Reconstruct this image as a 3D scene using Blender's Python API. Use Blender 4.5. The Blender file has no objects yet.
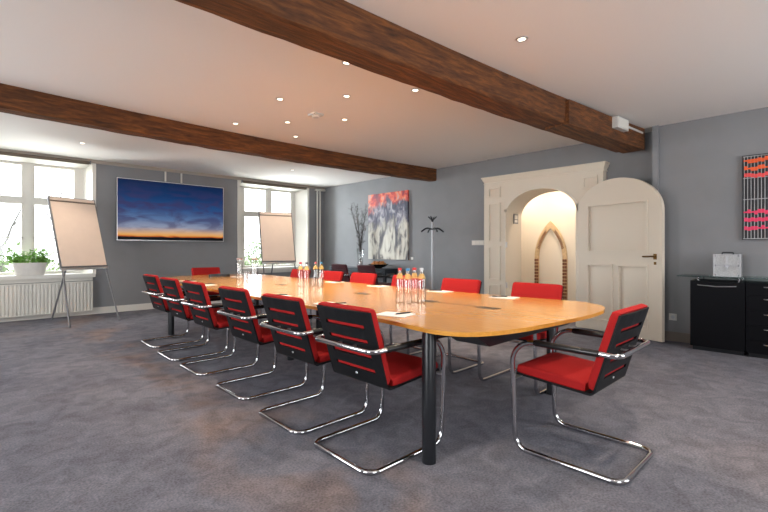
import bpy, bmesh, math, random
from mathutils import Vector, Matrix
SC = bpy.context.scene
COL = SC.collection
PI = math.pi
rnd = random.Random(7)

# ------------------------------------------------------------------ camera
cam_d = bpy.data.cameras.new('camera')
cam = bpy.data.objects.new('camera', cam_d)
COL.objects.link(cam)
cam.location = (0, 0, 1.15)
cam.rotation_euler = (PI / 2, 0, math.radians(46) - PI / 2)
cam_d.sensor_fit = 'HORIZONTAL'
cam_d.sensor_width = 36.0
cam_d.lens = 36.0 * 435 / 768
cam_d.shift_y = -7 / 768
cam_d.clip_start = 0.02
SC.camera = cam

# ------------------------------------------------------------------ world, daylight, exposure
W = bpy.data.worlds.new('overcast_sky')
SC.world = W
W.use_nodes = True
wn, wl = W.node_tree.nodes, W.node_tree.links
bg = wn['Background']
tc = wn.new('ShaderNodeTexCoord')
ns = wn.new('ShaderNodeTexNoise')
ns.inputs['Scale'].default_value = 2.0
cr = wn.new('ShaderNodeValToRGB')
cr.color_ramp.elements[0].color = (0.86, 0.90, 0.95, 1)
cr.color_ramp.elements[1].color = (1.0, 1.0, 1.0, 1)
wl.new(tc.outputs['Generated'], ns.inputs['Vector'])
wl.new(ns.outputs['Fac'], cr.inputs['Fac'])
wl.new(cr.outputs['Color'], bg.inputs['Color'])
bg.inputs['Strength'].default_value = 5.5

def area(name, loc, rot, sx, sy, power, color, portal=False):
    d = bpy.data.lights.new(name, 'AREA')
    d.shape = 'RECTANGLE'
    d.size, d.size_y = sx, sy
    d.energy = power
    d.color = color
    o = bpy.data.objects.new(name, d)
    o.location = loc
    o.rotation_euler = rot
    COL.objects.link(o)
    if portal:
        d.cycles.is_portal = True
    return o

DAY = (0.96, 0.98, 1.0)
# daylight for unseen windows behind the camera and at left, by fill lamps added outside
area('daylight_fill_back_right', (4.4, -2.55, 1.65), (PI / 2, 0, 0), 2.4, 1.9, 42, DAY)
area('daylight_fill_back_left', (0.2, -2.55, 1.65), (PI / 2, 0, 0), 1.9, 1.9, 35, DAY)
area('daylight_fill_left_front', (-2.95, 1.6, 1.65), (PI / 2, 0, -PI / 2), 1.9, 1.9, 90, DAY)
area('daylight_fill_left_rear', (-2.95, 5.6, 1.65), (PI / 2, 0, -PI / 2), 1.9, 1.9, 120, DAY)
# daylight entering by the two windows of the far wall
area('daylight_window_plant', (0.77, 9.62, 1.67), (-PI / 2, 0, 0), 1.5, 1.9, 60, DAY)
area('daylight_window_easel', (5.22, 9.62, 1.67), (-PI / 2, 0, 0), 1.45, 1.9, 60, DAY)
for n_ in ('daylight_window_plant', 'daylight_window_easel'):
    bpy.data.lights[n_].cycles.is_portal = True

# hidden fill lamps added outside the far windows to brighten the far end
area('sky_fill_easel', (4.2, 11.3, 2.1), Vector((2.0, -5.0, -0.4)).to_track_quat('-Z', 'Y').to_euler(), 1.7, 2.0, 620, (0.86, 0.94, 1.0))
area('sky_fill_plant', (-1.3, 11.6, 2.6), Vector((3.0, -4.2, -1.2)).to_track_quat('-Z', 'Y').to_euler(), 2.0, 2.0, 330, DAY)
for n_, x_ in (('ground_fill_plant', 0.8), ('ground_fill_easel', 5.2)):
    area(n_, (x_, 10.6, -0.25), Vector((0, -0.75, 0.66)).to_track_quat('-Z', 'Y').to_euler(), 2.4, 1.2, 300, DAY)

SC.view_settings.view_transform = 'Standard'
SC.view_settings.look = 'None'
SC.view_settings.exposure = 0.0
SC.view_settings.gamma = 1.0
SC.view_settings.use_curve_mapping = False
SPOT_W = 78.0

# ------------------------------------------------------------------ materials
def srgb(r, g, b):
    f = lambda c: (c / 255 / 12.92) if c / 255 <= 0.04045 else ((c / 255 + 0.055) / 1.055) ** 2.4
    return (f(r), f(g), f(b), 1)

def mat(name, col, rough=0.5, metal=0.0, noise=0.0, nscale=20.0, bump=0.0, bscale=80.0, stretch=None,
        coat=0.0, trans=0.0, ior=1.45, emit=None, estr=0.0, spec=0.5):
    m = bpy.data.materials.new(name)
    m.use_nodes = True
    n, l = m.node_tree.nodes, m.node_tree.links
    b = n['Principled BSDF']
    b.inputs['Base Color'].default_value = col
    b.inputs['Roughness'].default_value = rough
    b.inputs['Metallic'].default_value = metal
    b.inputs['Coat Weight'].default_value = coat
    b.inputs['Coat Roughness'].default_value = 0.12
    b.inputs['Transmission Weight'].default_value = trans
    b.inputs['IOR'].default_value = ior
    b.inputs['Specular IOR Level'].default_value = spec
    if emit:
        b.inputs['Emission Color'].default_value = emit
        b.inputs['Emission Strength'].default_value = estr
    if noise or bump:
        t = n.new('ShaderNodeTexCoord')
        v = t.outputs['Object']
        if stretch:
            mp = n.new('ShaderNodeMapping')
            mp.inputs['Scale'].default_value = stretch
            l.new(v, mp.inputs['Vector'])
            v = mp.outputs['Vector']
    if noise:
        x = n.new('ShaderNodeTexNoise')
        x.inputs['Scale'].default_value = nscale
        x.inputs['Detail'].default_value = 4
        l.new(v, x.inputs['Vector'])
        r = n.new('ShaderNodeValToRGB')
        r.color_ramp.elements[0].position = 0.3
        r.color_ramp.elements[1].position = 0.7
        r.color_ramp.elements[0].color = tuple(c * (1 - noise) for c in col[:3]) + (1,)
        r.color_ramp.elements[1].color = tuple(min(1, c * (1 + noise)) for c in col[:3]) + (1,)
        l.new(x.outputs['Fac'], r.inputs['Fac'])
        l.new(r.outputs['Color'], b.inputs['Base Color'])
    if bump:
        x = n.new('ShaderNodeTexNoise')
        x.inputs['Scale'].default_value = bscale
        x.inputs['Detail'].default_value = 3
        l.new(v, x.inputs['Vector'])
        u = n.new('ShaderNodeBump')
        u.inputs['Strength'].default_value = bump
        u.inputs['Distance'].default_value = 0.01
        l.new(x.outputs['Fac'], u.inputs['Height'])
        l.new(u.outputs['Normal'], b.inputs['Normal'])
    return m

M = {}
M['wall'] = mat('grey_wall_paint', (0.215, 0.215, 0.222, 1), 0.75, noise=0.04, nscale=3, bump=0.08, bscale=60)
M['ceiling'] = mat('white_ceiling_plaster', (0.78, 0.745, 0.71, 1), 0.9, bump=0.05, bscale=40)
M['white'] = mat('white_gloss_paint', (0.66, 0.635, 0.58, 1), 0.35)
M['cream'] = mat('cream_paint', (0.62, 0.545, 0.44, 1), 0.42)
M['passage'] = mat('warm_white_plaster', (0.80, 0.72, 0.60, 1), 0.85, bump=0.08, bscale=25)
M['red'] = mat('red_wool_fabric', (0.345, 0.011, 0.011, 1), 0.85, noise=0.12, nscale=300, bump=0.25, bscale=600, spec=0.25)
M['maroon'] = mat('dark_maroon_leather', (0.060, 0.010, 0.014, 1), 0.5, noise=0.15, nscale=60)
M['shell'] = mat('black_lacquered_plywood', (0.007, 0.0075, 0.009, 1), 0.5, noise=0.1, nscale=40, spec=0.18)
M['black'] = mat('black_powder_coat', (0.010, 0.011, 0.014, 1), 0.32)
M['armpad'] = mat('black_arm_sleeve', (0.012, 0.011, 0.011, 1), 0.25)
M['chrome'] = mat('polished_chrome', (0.58, 0.58, 0.60, 1), 0.10, 1.0)
M['steel'] = mat('brushed_steel', (0.62, 0.62, 0.63, 1), 0.28, 1.0)
M['alu'] = mat('anodised_aluminium', (0.72, 0.72, 0.73, 1), 0.35, 1.0)
M['graymetal'] = mat('grey_lacquered_metal', (0.20, 0.20, 0.21, 1), 0.35, 0.6)
M['cab'] = mat('black_cabinet_laminate', (0.0055, 0.0055, 0.007, 1), 0.5, spec=0.07)
M['darktable'] = mat('dark_blue_black_lacquer', (0.016, 0.022, 0.028, 1), 0.3)
M['brownrail'] = mat('brown_blind_cassette', (0.15, 0.115, 0.085, 1), 0.6, noise=0.1, nscale=15)
M['paper'] = mat('white_paper', (0.82, 0.80, 0.76, 1), 0.8)
M['flippaper'] = mat('flipchart_paper', (0.72, 0.58, 0.48, 1), 0.85, noise=0.02, nscale=8)
M['bronze'] = mat('bronze_handle', (0.20, 0.11, 0.035, 1), 0.3, 1.0)
M['plastic'] = mat('white_plastic', (0.58, 0.57, 0.54, 1), 0.45)
M['tin'] = mat('white_textured_panel', (0.40, 0.40, 0.40, 1), 0.5, noise=0.2, nscale=80, bump=0.3, bscale=150)
M['planter'] = mat('white_washed_planter', (0.68, 0.65, 0.60, 1), 0.7, noise=0.05, nscale=14)
M['soil'] = mat('potting_soil', (0.03, 0.02, 0.012, 1), 0.95, noise=0.3)
M['leaf'] = mat('green_leaf', (0.16, 0.36, 0.05, 1), 0.45, noise=0.45, nscale=30)
M['twig'] = mat('dry_twig_bark', (0.055, 0.048, 0.042, 1), 0.85, noise=0.3)
M['fruit'] = mat('orange_fruit_peel', (0.42, 0.16, 0.035, 1), 0.4, noise=0.4, nscale=12)
M['bowl'] = mat('dark_bowl_glaze', (0.018, 0.014, 0.012, 1), 0.2)
M['bark'] = mat('pale_winter_bark', (0.10, 0.095, 0.09, 1), 0.9, noise=0.2)
M['hedge'] = mat('pale_hedge_leaf', (0.14, 0.20, 0.09, 1), 0.8, noise=0.3, nscale=40)
M['lawn'] = mat('lawn', (0.50, 0.52, 0.40, 1), 0.95, noise=0.25, nscale=3)
M['lampglow'] = mat('lamp_glow', (1, 0.9, 0.75, 1), 0.5, emit=(1.0, 0.86, 0.64, 1), estr=6)
M['sand'] = mat('sandstone_band', (0.62, 0.45, 0.26, 1), 0.85, noise=0.15, nscale=25, bump=0.2)
M['mortar'] = mat('mortar', (0.66, 0.52, 0.36, 1), 0.9, noise=0.1, nscale=40)
M['brick'] = mat('red_brown_brick', (0.22, 0.095, 0.05, 1), 0.9, noise=0.45, nscale=18, bump=0.3)
M['orange'] = mat('orange_block', (0.78, 0.10, 0.015, 1), 0.5)
M['pink'] = mat('pink_block', (0.75, 0.03, 0.11, 1), 0.5)
M['coral'] = mat('coral_block', (0.72, 0.06, 0.06, 1), 0.5)
M['rod'] = mat('pale_grey_rod', (0.36, 0.36, 0.36, 1), 0.4, 0.3)
M['artback'] = mat('charcoal_backing', (0.045, 0.045, 0.05, 1), 0.7)
M['capred'] = mat('red_bottle_cap', (0.60, 0.03, 0.03, 1), 0.4)
M['capblue'] = mat('blue_bottle_cap', (0.05, 0.22, 0.42, 1), 0.4)
M['capgrey'] = mat('pale_grey_bottle_cap', (0.45, 0.47, 0.50, 1), 0.4)
M['cappink'] = mat('pink_bottle_cap', (0.62, 0.16, 0.16, 1), 0.4)
M['capdark'] = mat('dark_grey_bottle_cap', (0.10, 0.09, 0.10, 1), 0.4)
M['portgrey'] = mat('dark_bronze_port', (0.06, 0.05, 0.035, 1), 0.45)
M['pole'] = mat('satin_silver_pole', (0.36, 0.36, 0.37, 1), 0.45, 0.8)
M['lidgrey'] = mat('pinkish_grey_lid', (0.30, 0.20, 0.18, 1), 0.4)
M['edgealu'] = mat('dull_aluminium_edge', (0.36, 0.36, 0.37, 1), 0.5, 0.7)
M['crown'] = mat('shade_beige_crown', (0.40, 0.35, 0.30, 1), 0.7)  # beige puts the moulding's shade under the ceiling into its colour
M['base'] = mat('taupe_baseboard', (0.19, 0.155, 0.13, 1), 0.5)

def glassmat(name, col, rough=0.03, mixt=0.75, base=.04, edge=1.0):
    # thin clear glass: mostly transparent with a sharp fresnel reflection
    m = bpy.data.materials.new(name)
    m.use_nodes = True
    n, l = m.node_tree.nodes, m.node_tree.links
    n.remove(n['Principled BSDF'])
    out = n['Material Output']
    t = n.new('ShaderNodeBsdfTransparent')
    t.inputs['Color'].default_value = col
    g = n.new('ShaderNodeBsdfGlossy')
    g.inputs['Roughness'].default_value = rough
    f = n.new('ShaderNodeLayerWeight')
    f.inputs['Blend'].default_value = 0.5
    rm = n.new('ShaderNodeValToRGB')        # the glass is thicker, so darker, where it turns away
    rm.color_ramp.elements[0].position = .35
    rm.color_ramp.elements[0].color = col
    rm.color_ramp.elements[1].position = .95
    rm.color_ramp.elements[1].color = tuple(c * edge for c in col[:3]) + (1,)
    l.new(f.outputs['Facing'], rm.inputs['Fac'])
    l.new(rm.outputs['Color'], t.inputs['Color'])
    pw = n.new('ShaderNodeMath')
    pw.operation = 'POWER'
    pw.inputs[1].default_value = 4.0
    l.new(f.outputs['Facing'], pw.inputs[0])
    mu = n.new('ShaderNodeMath')
    mu.operation = 'MULTIPLY_ADD'
    mu.inputs[1].default_value = mixt * .7
    mu.inputs[2].default_value = base
    x = n.new('ShaderNodeMixShader')
    l.new(pw.outputs[0], mu.inputs[0])
    l.new(mu.outputs['Value'], x.inputs['Fac'])
    l.new(t.outputs['BSDF'], x.inputs[1])
    l.new(g.outputs['BSDF'], x.inputs[2])
    l.new(x.outputs['Shader'], out.inputs['Surface'])
    return m
M['pane'] = glassmat('window_glass', (0.97, 0.98, 0.98, 1), mixt=0.6)
M['topglass'] = glassmat('greenish_sheet_glass', (0.66, 0.78, 0.76, 1), mixt=1.0)
M['bottle'] = glassmat('clear_bottle_glass', (0.96, 0.97, 0.97, 1), rough=.10, mixt=.9, base=.12, edge=.5)

M['labelyellow'] = mat('yellow_translucent_label', (0.90, 0.62, 0.22, 1), 0.5)
M['labelyellow'].node_tree.nodes['Principled BSDF'].inputs['Alpha'].default_value = 0.38

def carpet():
    m = mat('grey_mauve_carpet', (0.1, 0.1, 0.1, 1), 0.95, spec=0.1)
    n, l = m.node_tree.nodes, m.node_tree.links
    b = n['Principled BSDF']
    t = n.new('ShaderNodeTexCoord')
    def noise(scale, detail, dist=0.0, mp=None):
        x = n.new('ShaderNodeTexNoise')
        x.inputs['Scale'].default_value = scale
        x.inputs['Detail'].default_value = detail
        x.inputs['Distortion'].default_value = dist
        l.new(t.outputs['Object'], x.inputs['Vector'])
        return x.outputs['Fac']
    def ramp(f, p0, p1, c0, c1):
        r = n.new('ShaderNodeValToRGB')
        r.color_ramp.elements[0].position = p0
        r.color_ramp.elements[1].position = p1
        r.color_ramp.elements[0].color = c0
        r.color_ramp.elements[1].color = c1
        l.new(f, r.inputs['Fac'])
        return r.outputs['Color']
    def mix(a, c, fac=None, bt='MIX', fv=1.0):
        x = n.new('ShaderNodeMix')
        x.data_type = 'RGBA'
        x.blend_type = bt
        x.inputs[0].default_value = fv
        if fac is not None:
            l.new(fac, x.inputs[0])
        l.new(a, x.inputs[6])
        l.new(c, x.inputs[7])
        return x.outputs[2]
    sp = n.new('ShaderNodeSeparateXYZ')
    l.new(t.outputs['Object'], sp.inputs[0])
    def mth(op, a, c):
        q = n.new('ShaderNodeMath')
        q.operation = op
        for i, w in enumerate((a, c)):
            if isinstance(w, (int, float)):
                q.inputs[i].default_value = w
            else:
                l.new(w, q.inputs[i])
        return q.outputs[0]
    # trodden strip behind the left row of chairs
    off = mth('ABSOLUTE', mth('ADD', mth('SUBTRACT', sp.outputs['X'], 1.30), mth('MULTIPLY', mth('SUBTRACT', noise(1.5, 2), .5), .9)), 0)
    strip = ramp(off, .10, .42, (1, 1, 1, 1), (0, 0, 0, 1))
    patch = ramp(noise(1.7, 3, .5), .42, .60, (0, 0, 0, 1), (1, 1, 1, 1))
    trod = mth('MULTIPLY', mth('MULTIPLY', strip, patch), .85)
    base = ramp(noise(1.1, 3, 0.6), 0.35, 0.68, (0.140, 0.140, 0.164, 1), (0.194, 0.192, 0.216, 1))
    worn = ramp(noise(0.55, 3, 1.2), 0.55, 0.68, (0, 0, 0, 1), (0.2, 0.2, 0.2, 1))
    brown = ramp(noise(6, 3), 0.3, 0.7, (0.205, 0.158, 0.145, 1), (0.235, 0.178, 0.160, 1))
    c = mix(base, brown, mth('MAXIMUM', worn, trod))
    c = mix(c, ramp(noise(7, 5, 1.0), 0.34, 0.66, (0.80, 0.80, 0.80, 1), (1.14, 1.14, 1.14, 1)), None, 'MULTIPLY')
    c = mix(c, ramp(noise(90, 3), 0.3, 0.7, (0.72, 0.72, 0.73, 1), (1.28, 1.28, 1.28, 1)), None, 'MULTIPLY')
    l.new(c, b.inputs['Base Color'])
    bu = n.new('ShaderNodeBump')
    bu.inputs['Strength'].default_value = 0.6
    bu.inputs['Distance'].default_value = 0.01
    l.new(noise(220, 2), bu.inputs['Height'])
    l.new(bu.outputs['Normal'], b.inputs['Normal'])
    return m
M['carpet'] = carpet()

def wood(name, c0, c1, c2, stretch, rough, coat, scale=6.0, bump=0.0):
    m = mat(name, c1, rough, coat=coat)
    n, l = m.node_tree.nodes, m.node_tree.links
    b = n['Principled BSDF']
    t = n.new('ShaderNodeTexCoord')
    mp = n.new('ShaderNodeMapping')
    mp.inputs['Scale'].default_value = stretch
    l.new(t.outputs['Object'], mp.inputs['Vector'])
    x = n.new('ShaderNodeTexNoise')
    x.inputs['Scale'].default_value = scale
    x.inputs['Detail'].default_value = 7
    x.inputs['Roughness'].default_value = 0.65
    x.inputs['Distortion'].default_value = 0.4
    l.new(mp.outputs['Vector'], x.inputs['Vector'])
    r = n.new('ShaderNodeValToRGB')
    r.color_ramp.elements[0].position = 0.28
    r.color_ramp.elements[1].position = 0.72
    r.color_ramp.elements[0].color = c0
    r.color_ramp.elements[1].color = c2
    e = r.color_ramp.elements.new(0.5)
    e.color = c1
    l.new(x.outputs['Fac'], r.inputs['Fac'])
    l.new(r.outputs['Color'], b.inputs['Base Color'])
    if bump:
        u = n.new('ShaderNodeBump')
        u.inputs['Strength'].default_value = bump
        u.inputs['Distance'].default_value = 0.02
        l.new(x.outputs['Fac'], u.inputs['Height'])
        l.new(u.outputs['Normal'], b.inputs['Normal'])
    return m
M['beech'] = wood('orange_beech_veneer', (0.52, 0.228, 0.034, 1), (0.60, 0.272, 0.045, 1), (0.67, 0.325, 0.062, 1), (9, 0.5, 9), 0.22, 0.4)
M['beam'] = wood('old_oak_beam', (0.022, 0.0075, 0.0025, 1), (0.105, 0.035, 0.008, 1), (0.23, 0.080, 0.016, 1), (0.8, 7, 7), 0.75, 0.0, 4.0, 0.6)

# ------------------------------------------------------------------ mesh helpers
def new():
    return bmesh.new()

def box(bm, x0, x1, y0, y1, z0, z1):
    vs = [bm.verts.new((x, y, z)) for z in (z0, z1) for x, y in ((x0, y0), (x1, y0), (x1, y1), (x0, y1))]
    for f in ((3, 2, 1, 0), (4, 5, 6, 7), (0, 1, 5, 4), (1, 2, 6, 5), (2, 3, 7, 6), (3, 0, 4, 7)):
        bm.faces.new([vs[i] for i in f])
    return vs

def cbox(bm, c, s):
    return box(bm, c[0] - s[0] / 2, c[0] + s[0] / 2, c[1] - s[1] / 2, c[1] + s[1] / 2, c[2] - s[2] / 2, c[2] + s[2] / 2)

def prism(bm, pts, f, d0, d1):
    """extrude the 2-D outline pts between depth d0 and d1; f(u, v, d) -> xyz"""
    a = [bm.verts.new(f(u, v, d0)) for u, v in pts]
    b = [bm.verts.new(f(u, v, d1)) for u, v in pts]
    bm.faces.new(a)
    bm.faces.new(list(reversed(b)))
    n = len(pts)
    for i in range(n):
        j = (i + 1) % n
        bm.faces.new((a[i], b[i], b[j], a[j]))

def lathe(bm, prof, seg=20, c=(0, 0, 0), close=False):
    rings = []
    for r, z in prof:
        if r < 1e-6:
            rings.append([bm.verts.new((c[0], c[1], c[2] + z))])
        else:
            rings.append([bm.verts.new((c[0] + r * math.cos(2 * PI * i / seg), c[1] + r * math.sin(2 * PI * i / seg), c[2] + z)) for i in range(seg)])
    for A, B in zip(rings, rings[1:]):
        for i in range(seg):
            j = (i + 1) % seg
            if len(A) == 1 and len(B) == 1:
                continue
            if len(A) == 1:
                bm.faces.new((A[0], B[i], B[j]))
            elif len(B) == 1:
                bm.faces.new((A[i], B[0], A[j]))
            else:
                bm.faces.new((A[i], B[i], B[j], A[j]))

def fillet(pts, rad, closed=False, n=7):
    P = [Vector(p) for p in pts]
    N = len(P)
    out = []
    for i, p in enumerate(P):
        if not closed and i in (0, N - 1):
            out.append(p)
            continue
        r = rad[i] if isinstance(rad, (list, tuple)) else rad
        a = (P[i - 1] - p)
        b = (P[(i + 1) % N] - p)
        la, lb = a.length, b.length
        a.normalize()
        b.normalize()
        ang = a.angle(b)
        if ang > PI - 0.03 or r <= 0:
            out.append(p)
            continue
        t = min(r / math.tan(ang / 2), la * 0.49, lb * 0.49)
        r2 = t * math.tan(ang / 2)
        c = p + (a + b).normalized() * (r2 / math.sin(ang / 2))
        s, e = p + a * t - c, p + b * t - c
        th = s.angle(e)
        for k in range(n + 1):
            u = k / n
            v = (s * math.sin((1 - u) * th) + e * math.sin(u * th)) / math.sin(th)
            out.append(c + v)
    return out

def tube(bm, pts, r, sides=10, closed=False):
    P = [Vector(p) for p in pts]
    N = len(P)
    rr = r if isinstance(r, (list, tuple)) else [r] * N
    T = []
    for i in range(N):
        a = P[(i + 1) % N] - P[i] if (closed or i < N - 1) else P[i] - P[i - 1]
        b = P[i] - P[i - 1] if (closed or i > 0) else a
        T.append((a.normalized() + b.normalized()).normalized())
    up = Vector((0, 0, 1)) if abs(T[0].z) < 0.9 else Vector((1, 0, 0))
    nrm = (up - T[0] * up.dot(T[0])).normalized()
    rings = []
    for i in range(N):
        nrm = (nrm - T[i] * nrm.dot(T[i])).normalized()
        bn = T[i].cross(nrm)
        rings.append([bm.verts.new(P[i] + (nrm * math.cos(2 * PI * k / sides) + bn * math.sin(2 * PI * k / sides)) * rr[i]) for k in range(sides)])
    for i in range(N if closed else N - 1):
        A, B = rings[i], rings[(i + 1) % N]
        off = 0
        if closed and i == N - 1:
            off = min(range(sides), key=lambda o: (B[o].co - A[0].co).length)
        for k in range(sides):
            bm.faces.new((A[k], A[(k + 1) % sides], B[(k + 1 + off) % sides], B[(k + off) % sides]))
    if not closed:
        bm.faces.new(list(reversed(rings[0])))
        bm.faces.new(rings[-1])

def rod(bm, a, b, r, sides=10):
    tube(bm, [a, b], r, sides)

def ball(bm, c, r, u=12, v=8):
    bmesh.ops.create_uvsphere(bm, u_segments=u, v_segments=v, radius=r, matrix=Matrix.Translation(c))

def obj(name, bm, m, parent=None, bevel=0.0, seg=2, smooth=True, loc=None, rz=0.0):
    if bevel > 0:
        es = [e for e in bm.edges if len(e.link_faces) == 2 and e.calc_face_angle(0) > 0.5]
        bmesh.ops.bevel(bm, geom=es, offset=bevel, segments=seg, profile=0.6, affect='EDGES', clamp_overlap=True)
    bmesh.ops.recalc_face_normals(bm, faces=bm.faces[:])
    me = bpy.data.meshes.new(name)
    bm.to_mesh(me)
    bm.free()
    me.materials.append(m)
    if smooth:
        me.polygons.foreach_set('use_smooth', [True] * len(me.polygons))
        me.set_sharp_from_angle(angle=math.radians(35))
    o = bpy.data.objects.new(name, me)
    COL.objects.link(o)
    if parent:
        o.parent = parent
    if loc:
        o.location = loc
    o.rotation_euler.z = rz
    return o

def tag(o, label, cat, group=None):
    o['label'] = label
    o['category'] = cat
    if group:
        o['group'] = group
    return o

def thing(name, label, cat, loc=(0, 0, 0), rz=0.0, group=None):
    o = bpy.data.objects.new(name, None)
    o.empty_display_size = 0.1
    COL.objects.link(o)
    o.location = loc
    o.rotation_euler = (0, 0, rz)
    return tag(o, label, cat, group)

def struct(name, bm, m, parent=None, **k):
    o = obj(name, bm, m, parent, **k)
    if parent is None:
        o['kind'] = 'structure'
    return o

def dup(root, loc, rz, label, group=None):
    r = root.copy()
    COL.objects.link(r)
    r.location = loc
    r.rotation_euler = (0, 0, rz)
    r['label'] = label
    if group:
        r['group'] = group
    for ch in list(root.children):
        c = ch.copy()
        COL.objects.link(c)
        c.parent = r
        for g in list(ch.children):
            d = g.copy()
            COL.objects.link(d)
            d.parent = c
    return r

def fielded(bm, f, u0, u1, v0, v1, w, d0, d1):
    """raised panel field with sloping margins of width w"""
    a = [bm.verts.new(f(u, v, d0)) for u, v in ((u0, v0), (u1, v0), (u1, v1), (u0, v1))]
    b = [bm.verts.new(f(u, v, d1)) for u, v in ((u0 + w, v0 + w), (u1 - w, v0 + w), (u1 - w, v1 - w), (u0 + w, v1 - w))]
    for k in range(4):
        bm.faces.new((a[k], a[(k + 1) % 4], b[(k + 1) % 4], b[k]))
    bm.faces.new(b)

def wall_cells(bm, f, u0, u1, z0, z1, openings):
    us = sorted({u0, u1, *[o[0] for o in openings], *[o[1] for o in openings]})
    zs = sorted({z0, z1, *[o[2] for o in openings], *[o[3] for o in openings]})
    for a, b in zip(us, us[1:]):
        for c, d in zip(zs, zs[1:]):
            if any(o[0] <= a and b <= o[1] and o[2] <= c and d <= o[3] for o in openings):
                continue
            f(bm, a, b, c, d)

def ring(bm, f, u0, u1, v0, v1, w, d0, d1):
    """rectangular moulding ring; f(u, v, d)"""
    for a, b, c, d in ((u0, u1, v0, v0 + w), (u0, u1, v1 - w, v1), (u0, u0 + w, v0 + w, v1 - w), (u1 - w, u1, v0 + w, v1 - w)):
        prism(bm, [(a, c), (b, c), (b, d), (a, d)], f, d0, d1)

# ------------------------------------------------------------------ room shell
CZ = 2.72
XL, YB, YF = -2.6, -2.2, 9.1
XR, XN = 6.66, 6.39           # far part and near part of the right wall
YJ = 1.62                     # where the near part steps forward
bm = new(); box(bm, XL, 8.2, YB, YF + 0.02, -0.12, 0.0); struct('floor', bm, M['carpet'], smooth=False)
bm = new(); box(bm, XL - .3, 7.0, YB - .3, YF + .4, CZ, CZ + 0.15); struct('ceiling', bm, M['ceiling'], smooth=False)
W1 = (-0.10, 1.63, 0.70, 2.64)
W2 = (4.37, 6.13, 0.70, 2.63)
bm = new()
wall_cells(bm, lambda b, a, c, d, e: box(b, a, c, YF, YF + 0.42, d, e), XL - .3, 7.0, 0, CZ, [W1, W2])
struct('wall_far', bm, M['wall'], smooth=False)
bm = new()
wall_cells(bm, lambda b, a, c, d, e: box(b, a, c, YB - 0.3, YB, d, e), XL - .3, 7.0, 0, CZ, [(3.2, 5.6, .7, 2.6), (-.75, 1.15, .7, 2.6)])
struct('wall_back', bm, M['wall'], smooth=False)
bm = new()
wall_cells(bm, lambda b, a, c, d, e: box(b, XL - 0.3, XL, a, c, d, e), YB, YF, 0, CZ, [(.65, 2.55, .7, 2.6), (4.65, 6.55, .7, 2.6)])
struct('wall_left', bm, M['wall'], smooth=False)
bm = new()
wall_cells(bm, lambda b, a, c, d, e: box(b, XR, 7.0, a, c, d, e), YJ, YF, 0, CZ, [(2.28, 4.20, 0, 2.30)])
box(bm, XR - 0.035, XR, YJ, 4.24, 2.30, CZ)
box(bm, XR - 0.035, XR, YJ, 2.28, 0, 2.30)           # slightly thicker plaster above the door frame
struct('wall_right', bm, M['wall'], smooth=False)
bm = new()
box(bm, XN, 7.0, YB, YJ, 0, CZ)
struct('wall_right_near', bm, M['wall'], smooth=False)
bm = new()
box(bm, XN - 0.05, XN, YJ - 0.065, YJ, 0, CZ)
struct('trim_1', bm, M['wall'], bevel=0.008, smooth=False)

# passage behind the arched door
bm = new()
box(bm, 7.75, 7.9, 1.2, 5.6, 0, 2.7)
box(bm, 7.0, 7.75, 1.1, 1.2, 0, 2.7)
box(bm, 7.0, 7.75, 5.5, 5.6, 0, 2.7)
struct('wall_passage', bm, M['passage'], smooth=False)
bm = new(); box(bm, 7.0, 7.9, 1.1, 5.6, 2.7, 2.8); struct('ceiling_passage', bm, M['passage'], smooth=False)

# baseboards, crown
bm = new()
for a, b in ((XL, XR),):
    box(bm, a, b, YF - 0.018, YF, 0, 0.115)
struct('baseboard_far', bm, M['white'], bevel=0.004)
bm = new()
box(bm, XR - 0.018, XR, 4.24, YF - .02, 0, 0.115)
box(bm, XR - 0.053, XR - 0.035, YJ, 2.27, 0, 0.115)
struct('baseboard_right', bm, M['white'], bevel=0.004)
bm = new()
box(bm, XN - 0.018, XN, YB, YJ - 0.07, 0, 0.115)
struct('baseboard_right_near', bm, M['base'], bevel=0.004)
bm = new()
cp = [(0, 0), (0.0, -0.055), (-0.012, -0.055), (-0.03, -0.03), (-0.055, -0.012), (-0.055, 0)]
prism(bm, cp, lambda u, v, d: (d, YF + u, CZ + v), XL, XR)
struct('trim_2', bm, M['crown'], smooth=False)

# ------------------------------------------------------------------ ceiling beams
def beam(name, x0, x1, yf, depthf, zb, seed):
    """crooked old beam: yf(x) is its front face, depthf(x) its width"""
    r = random.Random(seed)
    bm = new()
    K = 60
    rows = []
    for i in range(K + 1):
        x = x0 + (x1 - x0) * i / K
        j = lambda a: r.uniform(-a, a)
        D = depthf(x)
        sec = []
        for (o, z, a) in ((0.0, CZ + .01, 0), (0.0, CZ - .09, .004), (0.002, zb + .02, .005), (0.018, zb, .004),
                          (D * .5, zb - .003, .004), (D - .018, zb, .004), (D - .002, zb + .02, .005), (D, CZ + .01, 0)):
            sec.append(bm.verts.new((x, yf(x) + o + j(a), z + j(a))))
        rows.append(sec)
    for A, B in zip(rows, rows[1:]):
        for k in range(7):
            bm.faces.new((A[k], A[k + 1], B[k + 1], B[k]))
    bm.faces.new(rows[0])
    bm.faces.new(list(reversed(rows[-1])))
    return struct(name, bm, M['beam'])
beam('trim_3', XL, 6.40, lambda x: 2.175 - .0497 * (x - 1.08) - .00966 * (x - 1.08) * (x - 2.73), lambda x: .245 + .018 * max(0, x), 2.468, 1)
beam('trim_4', XL, 6.66, lambda x: 5.48 + .0444 * (x - .25) - .0168 * (x - .25) * (x - 3.4), lambda x: .21, 2.49, 2)
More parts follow.
